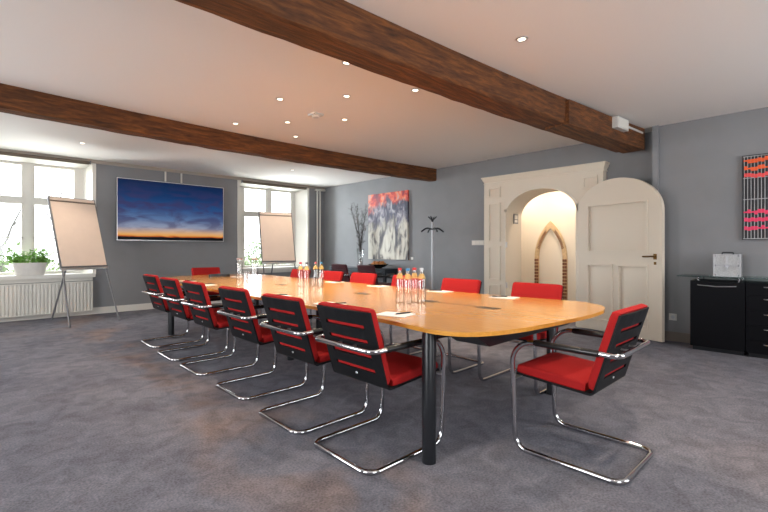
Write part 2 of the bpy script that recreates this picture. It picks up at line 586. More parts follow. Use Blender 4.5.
# thicker plank end under the near beam where it meets the wall
bm = new()
pl0, pl1 = Vector((4.50, 1.905)), Vector((6.40, 1.722))
dd = (pl1 - pl0).normalized(); nn = Vector((-dd.y, dd.x))
prism(bm, [(0, 0), ((pl1 - pl0).length, 0), ((pl1 - pl0).length, .27), (0, .27)],
      lambda u, v, d: (pl0.x + dd.x * u + nn.x * v, pl0.y + dd.y * u + nn.y * v, d), 2.445, 2.70)
struct('trim_5', bm, M['beam'], bevel=0.006)

# ------------------------------------------------------------------ windows
def window(idx, wx0, wx1, x0, x1, xm, z0, z1):
    """opening wx0..wx1 at the wall face, frame x0..x1 set back at y=9.38"""
    Yw = 9.38
    bm = new()
    # splayed white reveals and head
    prism(bm, [(wx1, YF), (wx1 + .03, YF), (wx1 + .03, Yw + .1), (x1, Yw + .1), (x1, Yw)], lambda u, v, d: (u, v, d), z0, z1)
    prism(bm, [(wx0, YF), (x0, Yw), (x0, Yw + .1), (wx0 - .03, Yw + .1), (wx0 - .03, YF)], lambda u, v, d: (u, v, d), z0, z1)
    prism(bm, [(YF, z1), (YF, z1 + .03), (Yw + .1, z1 + .03), (Yw + .1, z1 - .05), (Yw, z1 - .05)], lambda u, v, d: (d, u, v), wx0, wx1)
    fr = struct('window_%d' % idx, bm, M['white'], smooth=False)
    # architrave on the wall face
    bm = new()
    for a, b in ((wx0 - .055, wx0), (wx1, wx1 + .055)):
        box(bm, a, b, YF - .015, YF + .01, z0, CZ - .056)
    box(bm, wx0, wx1, YF - .015, YF + .01, z1, CZ - .056)
    obj('architrave', bm, M['white'], fr, bevel=.004)
    bm = new()
    box(bm, wx0 - .03, wx1 + .03, YF - .10, Yw, z0 - .04, z0 + .025)
    box(bm, wx0, wx1, YF - .03, YF + .01, z0 - .10, z0 - .04)
    obj('window_sill', bm, M['white'], fr, bevel=.007)
    zt0, zt1 = 1.90, 2.02
    bm = new()
    fy0, fy1 = Yw, Yw + .07
    for a, b in ((x0, x0 + .10), (x1 - .10, x1), (xm - .055, xm + .055)):
        box(bm, a, b, fy0, fy1, z0, z1)
    for a, b in ((x0 + .10, xm - .055), (xm + .055, x1 - .10)):
        box(bm, a, b, fy0, fy1, z0, z0 + .07)
        box(bm, a, b, fy0, fy1, z1 - .09, z1)
        box(bm, a, b, fy0 - .01, fy1, zt0, zt1)
        box(bm, a, b, fy0 + .02, fy1 - .02, 1.325, 1.347)
        # inner sash lips
        for u in (a, b - .03):
            box(bm, u, u + .03, fy0 + .02, fy1 - .015, z0 + .07, z1 - .09)
    obj('window_frame', bm, M['white'], fr, bevel=.004)
    bm = new()
    for a, b in ((x0 + .10, xm - .055), (xm + .055, x1 - .10)):
        for c, d in ((z0 + .07, zt0), (zt1, z1 - .09)):
            box(bm, a, b, fy0 + .04, fy0 + .044, c, d)
    obj('pane', bm, M['pane'], fr, smooth=False)
    return fr
window(1, W1[0], W1[1], 0.0, 1.54, 0.775, W1[2], W1[3])
window(2, W2[0], W2[1], 4.50, 5.96, 5.235, W2[2], W2[3])

def blind(label, x0, x1, z):
    t = thing('roller_blind', label, 'blind', ((x0 + x1) / 2, YF - .045, z))
    L = (x1 - x0) / 2
    bm = new(); tube(bm, [(-L + .015, 0, 0), (L - .015, 0, 0)], .022, 12); obj('roll', bm, M['brownrail'], t)
    for s in (-1, 1):
        bm = new(); cbox(bm, (s * (L - .007), .012, .004), (.014, .062, .06)); obj('end_bracket', bm, M['graymetal'], t, bevel=.003)
    bm = new(); cbox(bm, (0, -.004, -.028), (2 * L - .06, .012, .012)); obj('bottom_bar', bm, M['brownrail'], t, bevel=.003)
blind('rolled up brown roller blind above the window with the plant', -0.08, 1.60, 2.658)
blind('rolled up brown roller blind above the narrow window behind the flipchart', 4.40, 6.08, 2.640)

# far outside
bm = new(); box(bm, -40, 60, 9.6, 80, -0.6, -0.5); struct('ground', bm, M['lawn'], smooth=False)
def bare_tree(x, y, h, seed, label):
    r = random.Random(seed)
    bm = new()
    def grow(p, d, L, rad, lev):
        pts, rs = [p], [rad]
        q, dv = p.copy(), d.copy()
        for k in range(4):
            dv = (dv + Vector((r.uniform(-.18, .18), r.uniform(-.18, .18), r.uniform(-.02, .12)))).normalized()
            q = q + dv * L / 4
            pts.append(q.copy())
            rs.append(rad * (1 - .14 * (k + 1)))
        tube(bm, pts, rs, 5 if lev > 0 else 8)
        if lev >= 4:
            return
        for k in range(3 if lev < 2 else 3):
            i = r.randint(2, 4)
            a = r.uniform(0, 2 * PI)
            nd = (dv * .75 + Vector((math.cos(a), math.sin(a), r.uniform(.0, .5))) * .65).normalized()
            grow(pts[i], nd, L * r.uniform(.6, .78), rs[i] * .6, lev + 1)
    grow(Vector((0, 0, 0)), Vector((0, 0, 1)), h * .36, h * .014, 0)
    tag(obj('bare_tree', bm, M['bark'], loc=(x, y, -0.5)), label, 'tree')
bare_tree(1.2, 24, 9, 3, 'bare winter tree outside, beyond the left pane of the plant window')
bare_tree(3.6, 27, 10, 5, 'bare winter tree outside, beyond the right pane of the plant window')
bare_tree(14.6, 25, 10, 9, 'bare winter tree outside the narrow far window behind the flipchart')
def hedge(x, y, sx, sy, sz, seed, label):
    r = random.Random(seed)
    bm = new()
    for k in range(1300):
        while True:
            p = Vector((r.uniform(-1, 1), r.uniform(-1, 1), r.uniform(0, 1)))
            if p.x ** 2 + p.y ** 2 + p.z ** 2 < 1:
                break
        c = Vector((p.x * sx, p.y * sy, p.z * sz))
        a = Vector((r.uniform(-1, 1), r.uniform(-1, 1), r.uniform(-1, 1))).normalized() * .09
        b = Vector((r.uniform(-1, 1), r.uniform(-1, 1), r.uniform(-1, 1))).normalized() * .05
        bm.faces.new([bm.verts.new(c + q) for q in (-a, b, a, -b)])
    tag(obj('garden_shrub', bm, M['hedge'], loc=(x, y, -.5), smooth=False), label, 'shrub')
hedge(9.2, 17.5, 1.6, 1.0, 2.0, 4, 'pale green shrub outside, low behind the narrow far window')
hedge(1.0, 17, 2.4, 1.0, 1.9, 6, 'pale green shrub outside, low behind the plant window')

# ------------------------------------------------------------------ door frame (arched) and door
Y0, Y1, ZS, ZA = 2.63, 3.80, 1.69, 2.095
def arch(n=28, a=Y0, b=Y1, zs=ZS, za=ZA):
    c, w = (a + b) / 2, (b - a) / 2
    return [(c + w * math.cos(PI * k / n), zs + (za - zs) * math.sin(PI * k / n)) for k in range(n + 1)]
XF = 6.49
fx = lambda u, v, d: (d, u, v)
bm = new()
prism(bm, [(4.22, 0), (4.22, 2.29), (2.27, 2.29), (2.27, 0), (Y0, 0), (Y0, ZS)] + list(reversed(arch()))[1:] + [(Y1, 0)], fx, XF, 7.0)
frame = struct('trim_6', bm, M['cream'], bevel=0.0)
# cornice
bm = new()
prof = [(0, 0), (.03, 0), (.035, .02), (.02, .025), (.025, .04), (.05, .055), (.075, .085), (.08, .10), (.105, .105), (.105, .125), (0, .125)]
# profile (projection, height) swept round three sides
def cor(p, z):
    return [(XR, 2.27 - p), (XF - p, 2.27 - p), (XF - p, 4.205 + p), (XR, 4.205 + p)]
loops = [[bm.verts.new((x, y, 2.255 + z)) for x, y in cor(p * .45, z)] for p, z in prof]
for A, B in zip(loops, loops[1:]):
    for k in range(3):
        bm.faces.new((A[k], A[k + 1], B[k + 1], B[k]))
bm.faces.new(loops[-2])
obj('cornice', bm, M['cream'], frame)
# raised panel mouldings of the two pilasters
bm = new()
for ya, yb in ((3.90, 4.13), (2.34, 2.55)):
    for za, zb in ((2.02, 2.20), (1.27, 1.93), (.62, 1.20), (.15, .55)):
        ring(bm, fx, ya, yb, za, zb, .026, XF - .028, XF + .002)
obj('panel_moulding', bm, M['cream'], frame, bevel=.004)
bm = new()
o_ = arch(28, Y0 - .045, Y1 + .045, ZS, ZA + .045)
i_ = arch(28, Y0, Y1, ZS, ZA)
outer = [(Y0 - .045, 0)] + list(reversed(o_)) + [(Y1 + .045, 0)]
inner = [(Y0, 0)] + list(reversed(i_)) + [(Y1, 0)]
for a in range(len(outer) - 1):
    prism(bm, [outer[a], outer[a + 1], inner[a + 1], inner[a]], fx, XF - .012, XF + .004)
bmesh.ops.remove_doubles(bm, verts=bm.verts[:], dist=1e-5)
obj('architrave', bm, M['cream'], frame)
for z in (.55, 1.22):
    bm = new(); cbox(bm, (XF + .004, Y1 - .012, z), (.03, .02, .09)); obj('hinge', bm, M['steel'], frame, bevel=.003)

# door leaf, swung open; local s runs from the free edge to the hinge side
DP = Vector((6.13, 1.46)); DS = Vector((.29, .957)).normalized(); DN = Vector((DS.y, -DS.x))   # DN points away from camera
LW = 1.245
fd = lambda s, z, d: (DP.x + DS.x * s + DN.x * d, DP.y + DS.y * s + DN.y * d, z)
def leafarch(z0, n=30):
    c, w = LW / 2, LW / 2
    return [(c + w * math.cos(PI * k / n), 1.64 + .465 * math.sin(PI * k / n)) for k in range(n + 1)]
bm = new()
prism(bm, [(0, .012), (LW, .012)] + leafarch(0), fd, .030, .050)
door = struct('door_1', bm, M['cream'], bevel=.003)
bm = new()
lay = [[(0, .012), (.187, .012), (.187, 1.64), (0, 1.64)], [(1.05, .012), (LW, .012), (LW, 1.64), (1.05, 1.64)],
       [(.187, .012), (1.05, .012), (1.05, .156), (.187, .156)], [(.187, .935), (1.05, .935), (1.05, 1.11), (.187, 1.11)],
       [(.577, .156), (.664, .156), (.664, .935), (.577, .935)]]
for p in lay:
    prism(bm, p, fd, 0, .0305)
la = leafarch(0)
mid = [(1.05, 1.64), (1.05, 1.77), (.187, 1.77), (.187, 1.64), (0, 1.64)]
prism(bm, [(LW, 1.64)] + la[1:-1] + [(0, 1.64), (.187, 1.64), (.187, 1.77), (1.05, 1.77), (1.05, 1.64)], fd, 0, .0305)
obj('stile', bm, M['cream'], door, smooth=False)
bm = new()
for a, b, c, d in ((.187, 1.05, 1.11, 1.77), (.187, .577, .156, .935), (.664, 1.05, .156, .935)):
    ring(bm, fd, a - .010, b + .010, c - .010, d + .010, .026, -.012, .031)
    fielded(bm, fd, a + .02, b - .02, c + .02, d - .02, .06, .030, .012)
obj('panel_moulding', bm, M['cream'], door, bevel=.007)
bm = new()
prism(bm, [(.065, 1.02), (.105, 1.02), (.105, 1.09), (.065, 1.09)], fd, -.006, .002)
tube(bm, fillet([fd(.085, 1.06, 0), fd(.085, 1.06, -.045), fd(.215, 1.055, -.05)], .02), .009, 8)
tube(bm, fillet([fd(.085, 1.06, 0.04), fd(.085, 1.06, .085), fd(.215, 1.055, .09)], .02), .009, 8)
obj('door_handle', bm, M['bronze'], door)
bm = new()
prism(bm, [(.07, .955), (.10, .955), (.10, .99), (.07, .99)], fd, -.005, .002)
obj('keyhole_plate', bm, M['bronze'], door, bevel=.002)

# pointed brick arch in the passage wall
bm = new()
def gothic(w, zs, za, n=14):
    """right half then left half of a pointed arch, half width w"""
    h = za - zs
    R = (w * w + h * h) / (2 * w)
    pts = []
    for k in range(n + 1):
        a = math.asin(h / R) * k / n
        pts.append((w - R + R * math.cos(a), zs + R * math.sin(a)))
    return pts
YC = 3.615
gi = gothic(.225, .98, 1.53)
go = gothic(.305, .98, 1.665)
fa = lambda u, v, d: (d, YC + u, v)
for s in (1, -1):
    oi = [(s * .225, 0)] + [(s * a, b) for a, b in gi]
    oo = [(s * .305, 0)] + [(s * a, b) for a, b in go]
    for k in range(len(oi) - 1):
        prism(bm, [oi[k], oo[k], oo[k + 1], oi[k + 1]], fa, 7.725, 7.76)
bmesh.ops.remove_doubles(bm, verts=bm.verts[:], dist=1e-5)
ar = struct('trim_7', bm, M['sand'], smooth=False)
bm = new()
for s in (1, -1):
    z = .02
    while z < .93:
        for a, b in ((.228, .262), (.268, .302)):
            prism(bm, [(s * a, z), (s * b, z), (s * b, z + .045), (s * a, z + .045)], fa, 7.715, 7.73)
        z += .06
    n_i = gothic(.228, .98, 1.535, 44); n_o = gothic(.270, .98, 1.605, 44)
    for k in range(12, 36):
        if k % 2 == 0:
            q = [n_i[k], n_o[k], n_o[k + 1], n_i[k + 1]]
            prism(bm, [(s * a, b) for a, b in q], fa, 7.715, 7.73)
obj('bricks', bm, M['brick'], ar, smooth=False)

# ------------------------------------------------------------------ conference table
TX = 2.62
TZ = 0.74
ctrl = [(1.86, 6.0), (1.82, 4.5), (1.80, 3.0), (1.785, 2.2), (1.755, 1.76), (1.715, 1.46), (1.742, 1.305), (1.85, 1.20), (2.08, 1.125),
        (2.42, 1.085), (2.75, 1.06), (3.08, 1.075), (3.31, 1.16), (3.44, 1.32), (3.465, 1.47), (3.44, 1.7), (3.405, 2.1), (3.40, 3.0),
        (3.42, 4.5), (3.44, 6.0), (3.40, 6.55), (3.14, 6.86), (2.62, 6.93), (2.18, 6.83), (1.93, 6.5)]
def catmull(c, n=6):
    out = []
    N = len(c)
    for i in range(N):
        p0, p1, p2, p3 = (Vector(c[(i + k) % N]) for k in (-1, 0, 1, 2))
        for k in range(n):
            t = k / n
            out.append(0.5 * ((2 * p1) + (p2 - p0) * t + (2 * p0 - 5 * p1 + 4 * p2 - p3) * t * t + (3 * p1 - p0 - 3 * p2 + p3) * t ** 3))
    return [(v.x, v.y) for v in out]
def clip(poly, x, keep_left):
    out = []
    ins = lambda p: p[0] <= x if keep_left else p[0] >= x
    for a, b in zip(poly, poly[1:] + poly[:1]):
        if ins(a):
            out.append(a)
        if ins(a) != ins(b):
            t = (x - a[0]) / (b[0] - a[0])
            out.append((x, a[1] + (b[1] - a[1]) * t))
    return out
oc = catmull(ctrl)
tab = thing('conference_table', 'long orange beech conference table with rounded ends in the middle of the room', 'table', (TX, 4.0, 0))
for kl in (True, False):
    bm = new()
    pp = clip(oc, TX - .0015 if kl else TX + .0015, kl)
    prism(bm, [(x - TX, y - 4.0) for x, y in pp], lambda u, v, d: (u, v, d), TZ - .022, TZ)
    obj('tabletop', bm, M['beech'], tab, bevel=.0035)
for x, y in ((1.803, 1.518), (3.355, 1.56), (2.44, 3.92), (2.80, 3.92), (2.0, 6.18), (3.24, 6.18)):
    bm = new()
    lathe(bm, [(0, .003), (.038, .003), (.038, .69), (.034, .70), (.034, TZ - .0225), (0, TZ - .0225)], 20, (x - TX, y - 4.0, 0))
    obj('leg', bm, M['black'], tab)
bm = new()
for a in (1.545, 6.18):
    box(bm, -.76 if a < 4 else -.60, .72 if a < 4 else .60, a - 4.0 - .03, a - 4.0 + .03, TZ - .085, TZ - .023)
for s in (-.42, .42):
    box(bm, s - .025, s + .025, 1.55 - 4, 6.18 - 4, TZ - .085, TZ - .023)
obj('underframe', bm, M['black'], tab, bevel=.003)
bm = new()
prism(bm, [(-.76, TZ - .023), (.50, TZ - .023), (.40, TZ - .112), (-.60, TZ - .112)], lambda u, v, d: (u, d, v), 1.28 - 4, 1.50 - 4)
obj('cable_tray', bm, M['black'], tab, bevel=.004)
for y in (1.67, 2.22, 3.0, 4.4):
    bm = new()
    cbox(bm, (0.0, y - 4.0, TZ + .0008), (.085, .15, .0024))
    obj('cable_port', bm, M['portgrey'], tab, bevel=.001)
bm = new()
box(bm, -.007, .007, 1.745 - 4, 2.145 - 4, TZ - .0002, TZ + .0012)
obj('cable_channel', bm, M['portgrey'], tab, smooth=False)

# ------------------------------------------------------------------ cantilever chairs
HW = 0.256
def slabprof(prof, off0, off1, hw, bow, nround=0.016, name=None):
    """padded slab along a side profile [(x, z, nx, nz)], between offsets off0..off1 along the normal"""
    bm = new()
    rings = []
    N = len(prof)
    for i, (x, z, nx, nz) in enumerate(prof):
        e = min(i, N - 1 - i)
        sh = (0.010, 0.003, 0.0)[min(e, 2)]
        th = off1 - off0
        sec = []
        r = nround
        cc = [(-hw + sh, off0), (hw - sh, off0), (hw - sh, off1 - sh), (-hw + sh, off1 - sh)]
        ptl = []
        for k, (cy, co) in enumerate(cc):
            sy = 1 if k in (1, 2) else -1
            so = 1 if k in (2, 3) else -1
            rr = r if so > 0 else r * .5
            a0 = {0: PI, 1: 1.5 * PI, 2: 0, 3: .5 * PI}[k]
            for q in range(4):
                a = a0 + q / 3 * PI / 2
                ptl.append((cy - sy * rr + rr * math.cos(a), co - so * rr + rr * math.sin(a)))
        # crown the padded side a little
        for (y, o) in ptl:
            if o > off0 + th * .6:
                o += .006 * (1 - (y / hw) ** 2)
            b = bow(i / (N - 1)) * ((y / .232) ** 2 - 1)
            sec.append(bm.verts.new((x + nx * o + b, y, z + nz * o)))
        rings.append(sec)
    n = len(rings[0])
    for A, B in zip(rings, rings[1:]):
        for k in range(n):
            bm.faces.new((A[k], A[(k + 1) % n], B[(k + 1) % n], B[k]))
    bm.faces.new(list(reversed(rings[0])))
    bm.faces.new(rings[-1])
    return bm

def sideline():
    """outer face of the shell: from the seat front round to the top of the back, with inward normals"""
    P = fillet([(.285, 0, .426), (-.147, 0, .396), (-.276, 0, .822)], .034, n=8)
    out = []
    pts = [P[0]]
    for a, b in zip(P, P[1:]):
        L = (b - a).length
        k = max(1, int(L / .022))
        for i in range(1, k + 1):
            pts.append(a + (b - a) * i / k)
    for i, p in enumerate(pts):
        t = (pts[min(i + 1, len(pts) - 1)] - pts[max(i - 1, 0)]).normalized()
        out.append((p.x, p.z, t.z, -t.x))     # normal towards the sitter
    return out
SL = sideline()
ib = next(i for i, p in enumerate(SL) if p[1] > .437 and p[0] < 0)      # where the back begins
def make_chair(name, label, fab, shellm, group):
    t = thing(name, label, 'chair', group=group)
    # one continuous chromed tube
    bm = new()
    pts = [(-.292, HW, .0145), (.275, HW, .0145), (.300, HW, .630), (-.276, HW, .625),
           (-.276, -HW, .625), (.300, -HW, .630), (.275, -HW, .0145), (-.292, -HW, .0145)]
    tube(bm, fillet(pts, [.065, .075, .13, .05, .05, .13, .075, .065], True, 7), .0140, 12, True)
    obj('tube_frame', bm, M['chrome'], t)
    bm = new(); rod(bm, (.287, -HW, .408), (.287, HW, .408), .010, 10); obj('cross_bar', bm, M['steel'], t)
    for s in (-1, 1):
        bm = new()
        tube(bm, [(-.185, s * HW, .6257), (-.175, s * HW, .6258), (.15, s * HW, .6287), (.162, s * HW, .6288)], [.0143, .0178, .0178, .0143], 12)
        obj('arm_sleeve', bm, M['armpad'], t)
    # seat shell
    bow = lambda u: 0.0
    bm = new()
    rows = []
    for (x, z, nx, nz) in SL[:ib + 1]:
        rows.append([bm.verts.new((x + nx * o, y, z + nz * o)) for y, o in ((-.232, 0), (.232, 0), (.232, .011), (-.232, .011))])
    for A, B in zip(rows, rows[1:]):
        for k in range(4):
            bm.faces.new((A[k], A[(k + 1) % 4], B[(k + 1) % 4], B[k]))
    bm.faces.new(rows[0]); bm.faces.new(list(reversed(rows[-1])))
    obj('seat_shell', bm, shellm, t)
    # back shell with four slots
    back = SL[ib:]
    zz = [p[1] for p in back]
    slots = [(.727, .750), (.645, .668), (.562, .585), (.480, .503)]
    cuts = sorted([zz[0], zz[-1]] + [a for s in slots for a in s] + [.45 + .01 * k for k in ()])
    def at(z):
        for a, b in zip(back, back[1:]):
            if a[1] <= z <= b[1] + 1e-9:
                u = (z - a[1]) / (b[1] - a[1])
                return [a[k] + (b[k] - a[k]) * u for k in range(4)]
        return list(back[-1])
    ys = [-.232, -.165, -.155, -.05, .05, .155, .165, .232]
    bowx = lambda z, y: .014 * ((y / .232) ** 2 - 1) * max(0, (z - .45) / .4)
    bm = new()
    grid = []
    for z in cuts:
        x, z2, nx, nz = at(z)
        grid.append([bm.verts.new((x + bowx(z, y), y, z2)) for y in ys])
    for i in range(len(cuts) - 1):
        hole = any(abs(cuts[i] - a) < 1e-6 for a, b in slots)
        for k in range(len(ys) - 1):
            if hole and 1 <= k <= 5:
                continue
            bm.faces.new((grid[i][k], grid[i][k + 1], grid[i + 1][k + 1], grid[i + 1][k]))
    bmesh.ops.recalc_face_normals(bm, faces=bm.faces[:])
    if sum(f.normal.x for f in bm.faces) > 0:
        bmesh.ops.reverse_faces(bm, faces=bm.faces[:])
    bmesh.ops.solidify(bm, geom=bm.faces[:], thickness=.011)
    obj('back_shell', bm, shellm, t, smooth=False)
    # cushions
    seat = [p for p in SL if p[1] < .428 and p[0] > -.115]
    obj('seat_cushion', slabprof(seat, .0112, .060, .232, bow), fab, t)
    bk = [p for p in SL[ib - 1:]]
    top = bk[-1]
    bk.append((top[0] - .004, top[1] + .008, top[2], top[3]))
    obj('back_cushion', slabprof(bk, .0085, .052, .232, lambda u: .014 * u), fab, t)
    # two brackets from the back shell to the tube behind it and a small maker's button
    bm = new()
    bm.free()
    for s in (-.062, .062):
        bm = new(); rod(bm, (-.194, s, .626), (-.276, s, .626), .005, 8); obj('back_bracket', bm, M['steel'], t)
    bm = new()
    x, z, nx, nz = at(.454)
    ball(bm, (x - .001, 0, z), .007, 10, 6)
    bmesh.ops.scale(bm, verts=bm.verts[:], vec=(.45, 1.6, 1), space=Matrix.Translation((-x, 0, -z)))
    obj('button', bm, M['steel'], t)
    return t

G1 = 'red chairs around the conference table'
ch = make_chair('conference_chair', 'red cantilever chair beside the black leg at the near left corner of the table', M['red'], M['shell'], G1)
ch.location = (1.758, 1.872, 0)
left = [(1.762, 2.54, 'red cantilever chair second from the camera on the left side of the table'),
        (1.80, 3.345, 'red cantilever chair third from the camera on the left side of the table'),
        (1.81, 4.212, 'red cantilever chair fourth from the camera on the left side of the table'),
        (1.82, 4.925, 'red cantilever chair fifth from the camera on the left side of the table'),
        (1.860, 5.70, 'red cantilever chair farthest from the camera at the far left end of the table')]
for x, y, lb in left:
    dup(ch, (x, y, 0), 0, lb)
right = [(3.46, 1.86, 'red cantilever chair across the table in front of the arched doorway'),
         (3.45, 2.68, 'red cantilever chair across the table between coat stand and arched doorway'),
         (3.45, 3.43, 'red cantilever chair across the table mostly hidden behind the near group of bottles'),
         (3.45, 4.20, 'red cantilever chair across the table in front of the right maroon chair'),
         (3.46, 4.88, 'red cantilever chair across the table just right of the middle group of bottles'),
         (3.45, 5.65, 'red cantilever chair across the table behind the middle group of bottles')]
for x, y, lb in right:
    dup(ch, (x, y, 0), PI, lb)
dup(ch, (2.535, 0.998, 0), PI / 2, 'red cantilever chair alone at the near head of the table, turned to the left')
dup(ch, (2.90, 7.03, 0), -PI / 2, 'red cantilever chair at the far head of the table below the screen')
G2 = 'maroon chairs at the side table'
mc = make_chair('visitor_chair', 'dark maroon chair at the side table, right one below the fruit bowl', M['maroon'], M['maroon'], G2)
mc.location = (5.80, 6.25, 0)
dup(mc, (5.80, 7.08, 0), 0, 'dark maroon chair at the side table, left one below the vase of twigs')

# ------------------------------------------------------------------ things on the conference table
def bottle(label, x, y, cap, group):
    t = thing('water_bottle', label, 'bottle', (x, y, TZ + .0015), rnd.uniform(0, 6), group)
    bm = new()
    lathe(bm, [(0, 0), (.028, 0), (.032, .004), (.032, .165), (.030, .180), (.018, .215), (.0135, .232), (.0135, .246)], 20)
    obj('bottle_body', bm, M['bottle'], t)
    bm = new(); lathe(bm, [(0, .246), (.0148, .246), (.0148, .261), (.0135, .264), (0, .264)], 16); obj('cap', bm, cap, t)
    bm = new(); lathe(bm, [(.0290, .1845), (.0190, .2145), (.0165, .2225), (.0162, .2225), (.0187, .2145), (.0287, .1845)], 20); obj('neck_label', bm, M['labelyellow'], t)
    return t
g = 'bottles in the near group on the table'
bottle('clear water bottle with red cap, leftmost of the near group on the table', 2.400, 2.310, M['capred'], g)
bottle('clear water bottle with blue cap in the near group on the table', 2.385, 2.215, M['capblue'], g)
bottle('clear water bottle with red cap, third from left in the near group on the table', 2.505, 2.254, M['capred'], g)
bottle('clear water bottle with pale grey cap, rightmost of the near group on the table', 2.498, 2.176, M['capgrey'], g)
g = 'bottles in the middle group on the table'
bottle('clear water bottle with red cap, leftmost of the middle group on the table', 2.648, 4.055, M['capred'], g)
bottle('clear water bottle with dark cap in the middle group on the table', 2.66, 3.956, M['capdark'], g)
bottle('clear water bottle with pink cap in the middle group on the table', 2.842, 4.048, M['cappink'], g)
bottle('clear water bottle with blue cap, rightmost of the middle group on the table', 2.875, 3.985, M['capblue'], g)
def carafe(label, x, y):
    t = thing('water_carafe', label, 'carafe', (x, y, TZ + .0015), 0, 'carafes in the far group')
    bm = new()
    lathe(bm, [(0, 0), (.042, 0), (.046, .005), (.046, .20), (.042, .225), (.036, .245), (.036, .265)], 22)
    obj('carafe_body', bm, M['bottle'], t)
    bm = new(); lathe(bm, [(0, .262), (.039, .262), (.039, .282), (.036, .286), (0, .286)], 18); obj('lid', bm, M['lidgrey'], t)
carafe('left clear glass carafe with pinkish lid at the far end of the table', 2.665, 5.556)
carafe('right clear glass carafe with pinkish lid at the far end of the table', 2.81, 5.416)
def tumbler(label, x, y, g):
    bm = new()
    lathe(bm, [(0, 0), (.026, 0), (.029, .003), (.033, .10), (.031, .10), (.0275, .008), (0, .007)], 18)
    tag(obj('drinking_glass', bm, M['bottle'], loc=(x, y, TZ + .0015)), label, 'glass', g)
tumbler('clear drinking glass, left one between the bottles of the middle group', 2.735, 3.945, 'drinking glasses on the table')
tumbler('clear drinking glass, right one between the bottles of the middle group', 2.775, 3.87, 'drinking glasses on the table')
tumbler('clear drinking glass, left one between the two carafes', 2.71, 5.475, 'drinking glasses on the table')
tumbler('clear drinking glass, right one between the two carafes', 2.775, 5.525, 'drinking glasses on the table')

def pad(x, y, rz, where, prz, pdx, pdy):
    bm = new(); cbox(bm, (0, 0, .002), (.148, .21, .004))
    tag(obj('notepad', bm, M['paper'], loc=(x, y, TZ + .0012), rz=rz, smooth=False), 'white writing pad on the table ' + where, 'notepad', 'writing pads on the table')
    t = thing('pen', 'black pen lying on the writing pad ' + where, 'pen', (x + pdx, y + pdy, TZ + .0105), prz, 'pens on the writing pads')
    bm = new(); tube(bm, [(-.07, 0, 0), (-.062, 0, 0), (.055, 0, 0)], [.003, .0045, .0045], 8); obj('barrel', bm, M['black'], t)
    bm = new(); tube(bm, [(.055, 0, 0), (.064, 0, 0)], [.0042, .003], 8); obj('tip', bm, M['steel'], t)
pad(1.93, 1.90, .25, 'in front of the nearest left chair', 1.10 + PI / 2 + .35, .035, -.03)
pad(1.95, 2.60, 0, 'in front of the second left chair', 2.6, .03, -.05)
pad(1.96, 3.36, .1, 'in front of the third left chair', 2.8, .03, .02)
pad(1.97, 4.22, -.1, 'in front of the fourth left chair', 2.5, .02, 0)
pad(1.98, 4.95, .1, 'in front of the fifth left chair', 2.7, .02, .02)
pad(2.05, 5.72, 0, 'in front of the farthest left chair', 2.6, .02, 0)
pad(3.27, 1.93, .1, 'in front of the arched doorway', 2.3, -.02, .04)
pad(3.30, 2.64, 0, 'beside the near group of bottles', 2.3, -.02, .05)
pad(3.29, 3.50, 0, 'behind and left of the near group of bottles', 2.3, -.02, .02)
pad(3.29, 4.28, 0, 'right of the middle group of bottles', 2.3, 0, 0)
t = thing('conference_phone', 'small black conference phone at the far end of the table', 'phone', (2.74, 6.35, TZ + .0015))
bm = new(); prism(bm, [(.15 * math.cos(a) * (1 - .12 * math.cos(3 * a)), .11 * math.sin(a) * (1 - .1 * math.cos(3 * a))) for a in [2 * PI * k / 36 for k in range(36)]], lambda u, v, d: (u, v, d), 0, .035)
obj('phone_body', bm, M['black'], t, bevel=.01)
bm = new(); cbox(bm, (0, 0, .038), (.07, .05, .006)); obj('keypad', bm, M['graymetal'], t, bevel=.001)
bm = new(); cbox(bm, (0, 0, .002), (.21, .148, .004))
tag(obj('notepad', bm, M['paper'], loc=(2.93, 6.10, TZ + .0012), smooth=False), 'white writing pad at the far end of the table beside the phone', 'notepad', 'writing pads on the table')

# ------------------------------------------------------------------ radiator, planter
rx0, rx1 = -0.05, 1.615
t = thing('radiator', 'white panel radiator below the window with the plant', 'radiator', ((rx0 + rx1) / 2, YF - .07, 0))
hw = (rx1 - rx0) / 2
bm = new()
N_ = 34
outl = []
w_ = 2 * hw / N_
for k in range(N_):
    a = -hw + w_ * k
    outl += [(a, -.018), (a + w_ * .22, -.018), (a + w_ * .34, -.004), (a + w_ * .66, -.004), (a + w_ * .78, -.018)]
outl += [(hw, -.018), (hw, .03), (-hw, .03)]
prism(bm, outl, lambda u, v, d: (u, v - .01, d), .085, .575)
obj('panel', bm, M['white'], t, smooth=False)
bm = new()
box(bm, -hw - .004, hw + .004, -.034, .045, .572, .592)
box(bm, -hw - .004, hw + .004, -.031, .03, .072, .088)
box(bm, -hw - .006, -hw + .004, -.032, .045, .08, .588)
box(bm, hw - .004, hw + .006, -.032, .045, .08, .588)
obj('casing', bm, M['white'], t, bevel=.003)
for s in (-.5, .5):
    bm = new(); box(bm, s - .02, s + .02, .02, .0695, .15, .5); obj('wall_bracket', bm, M['white'], t)

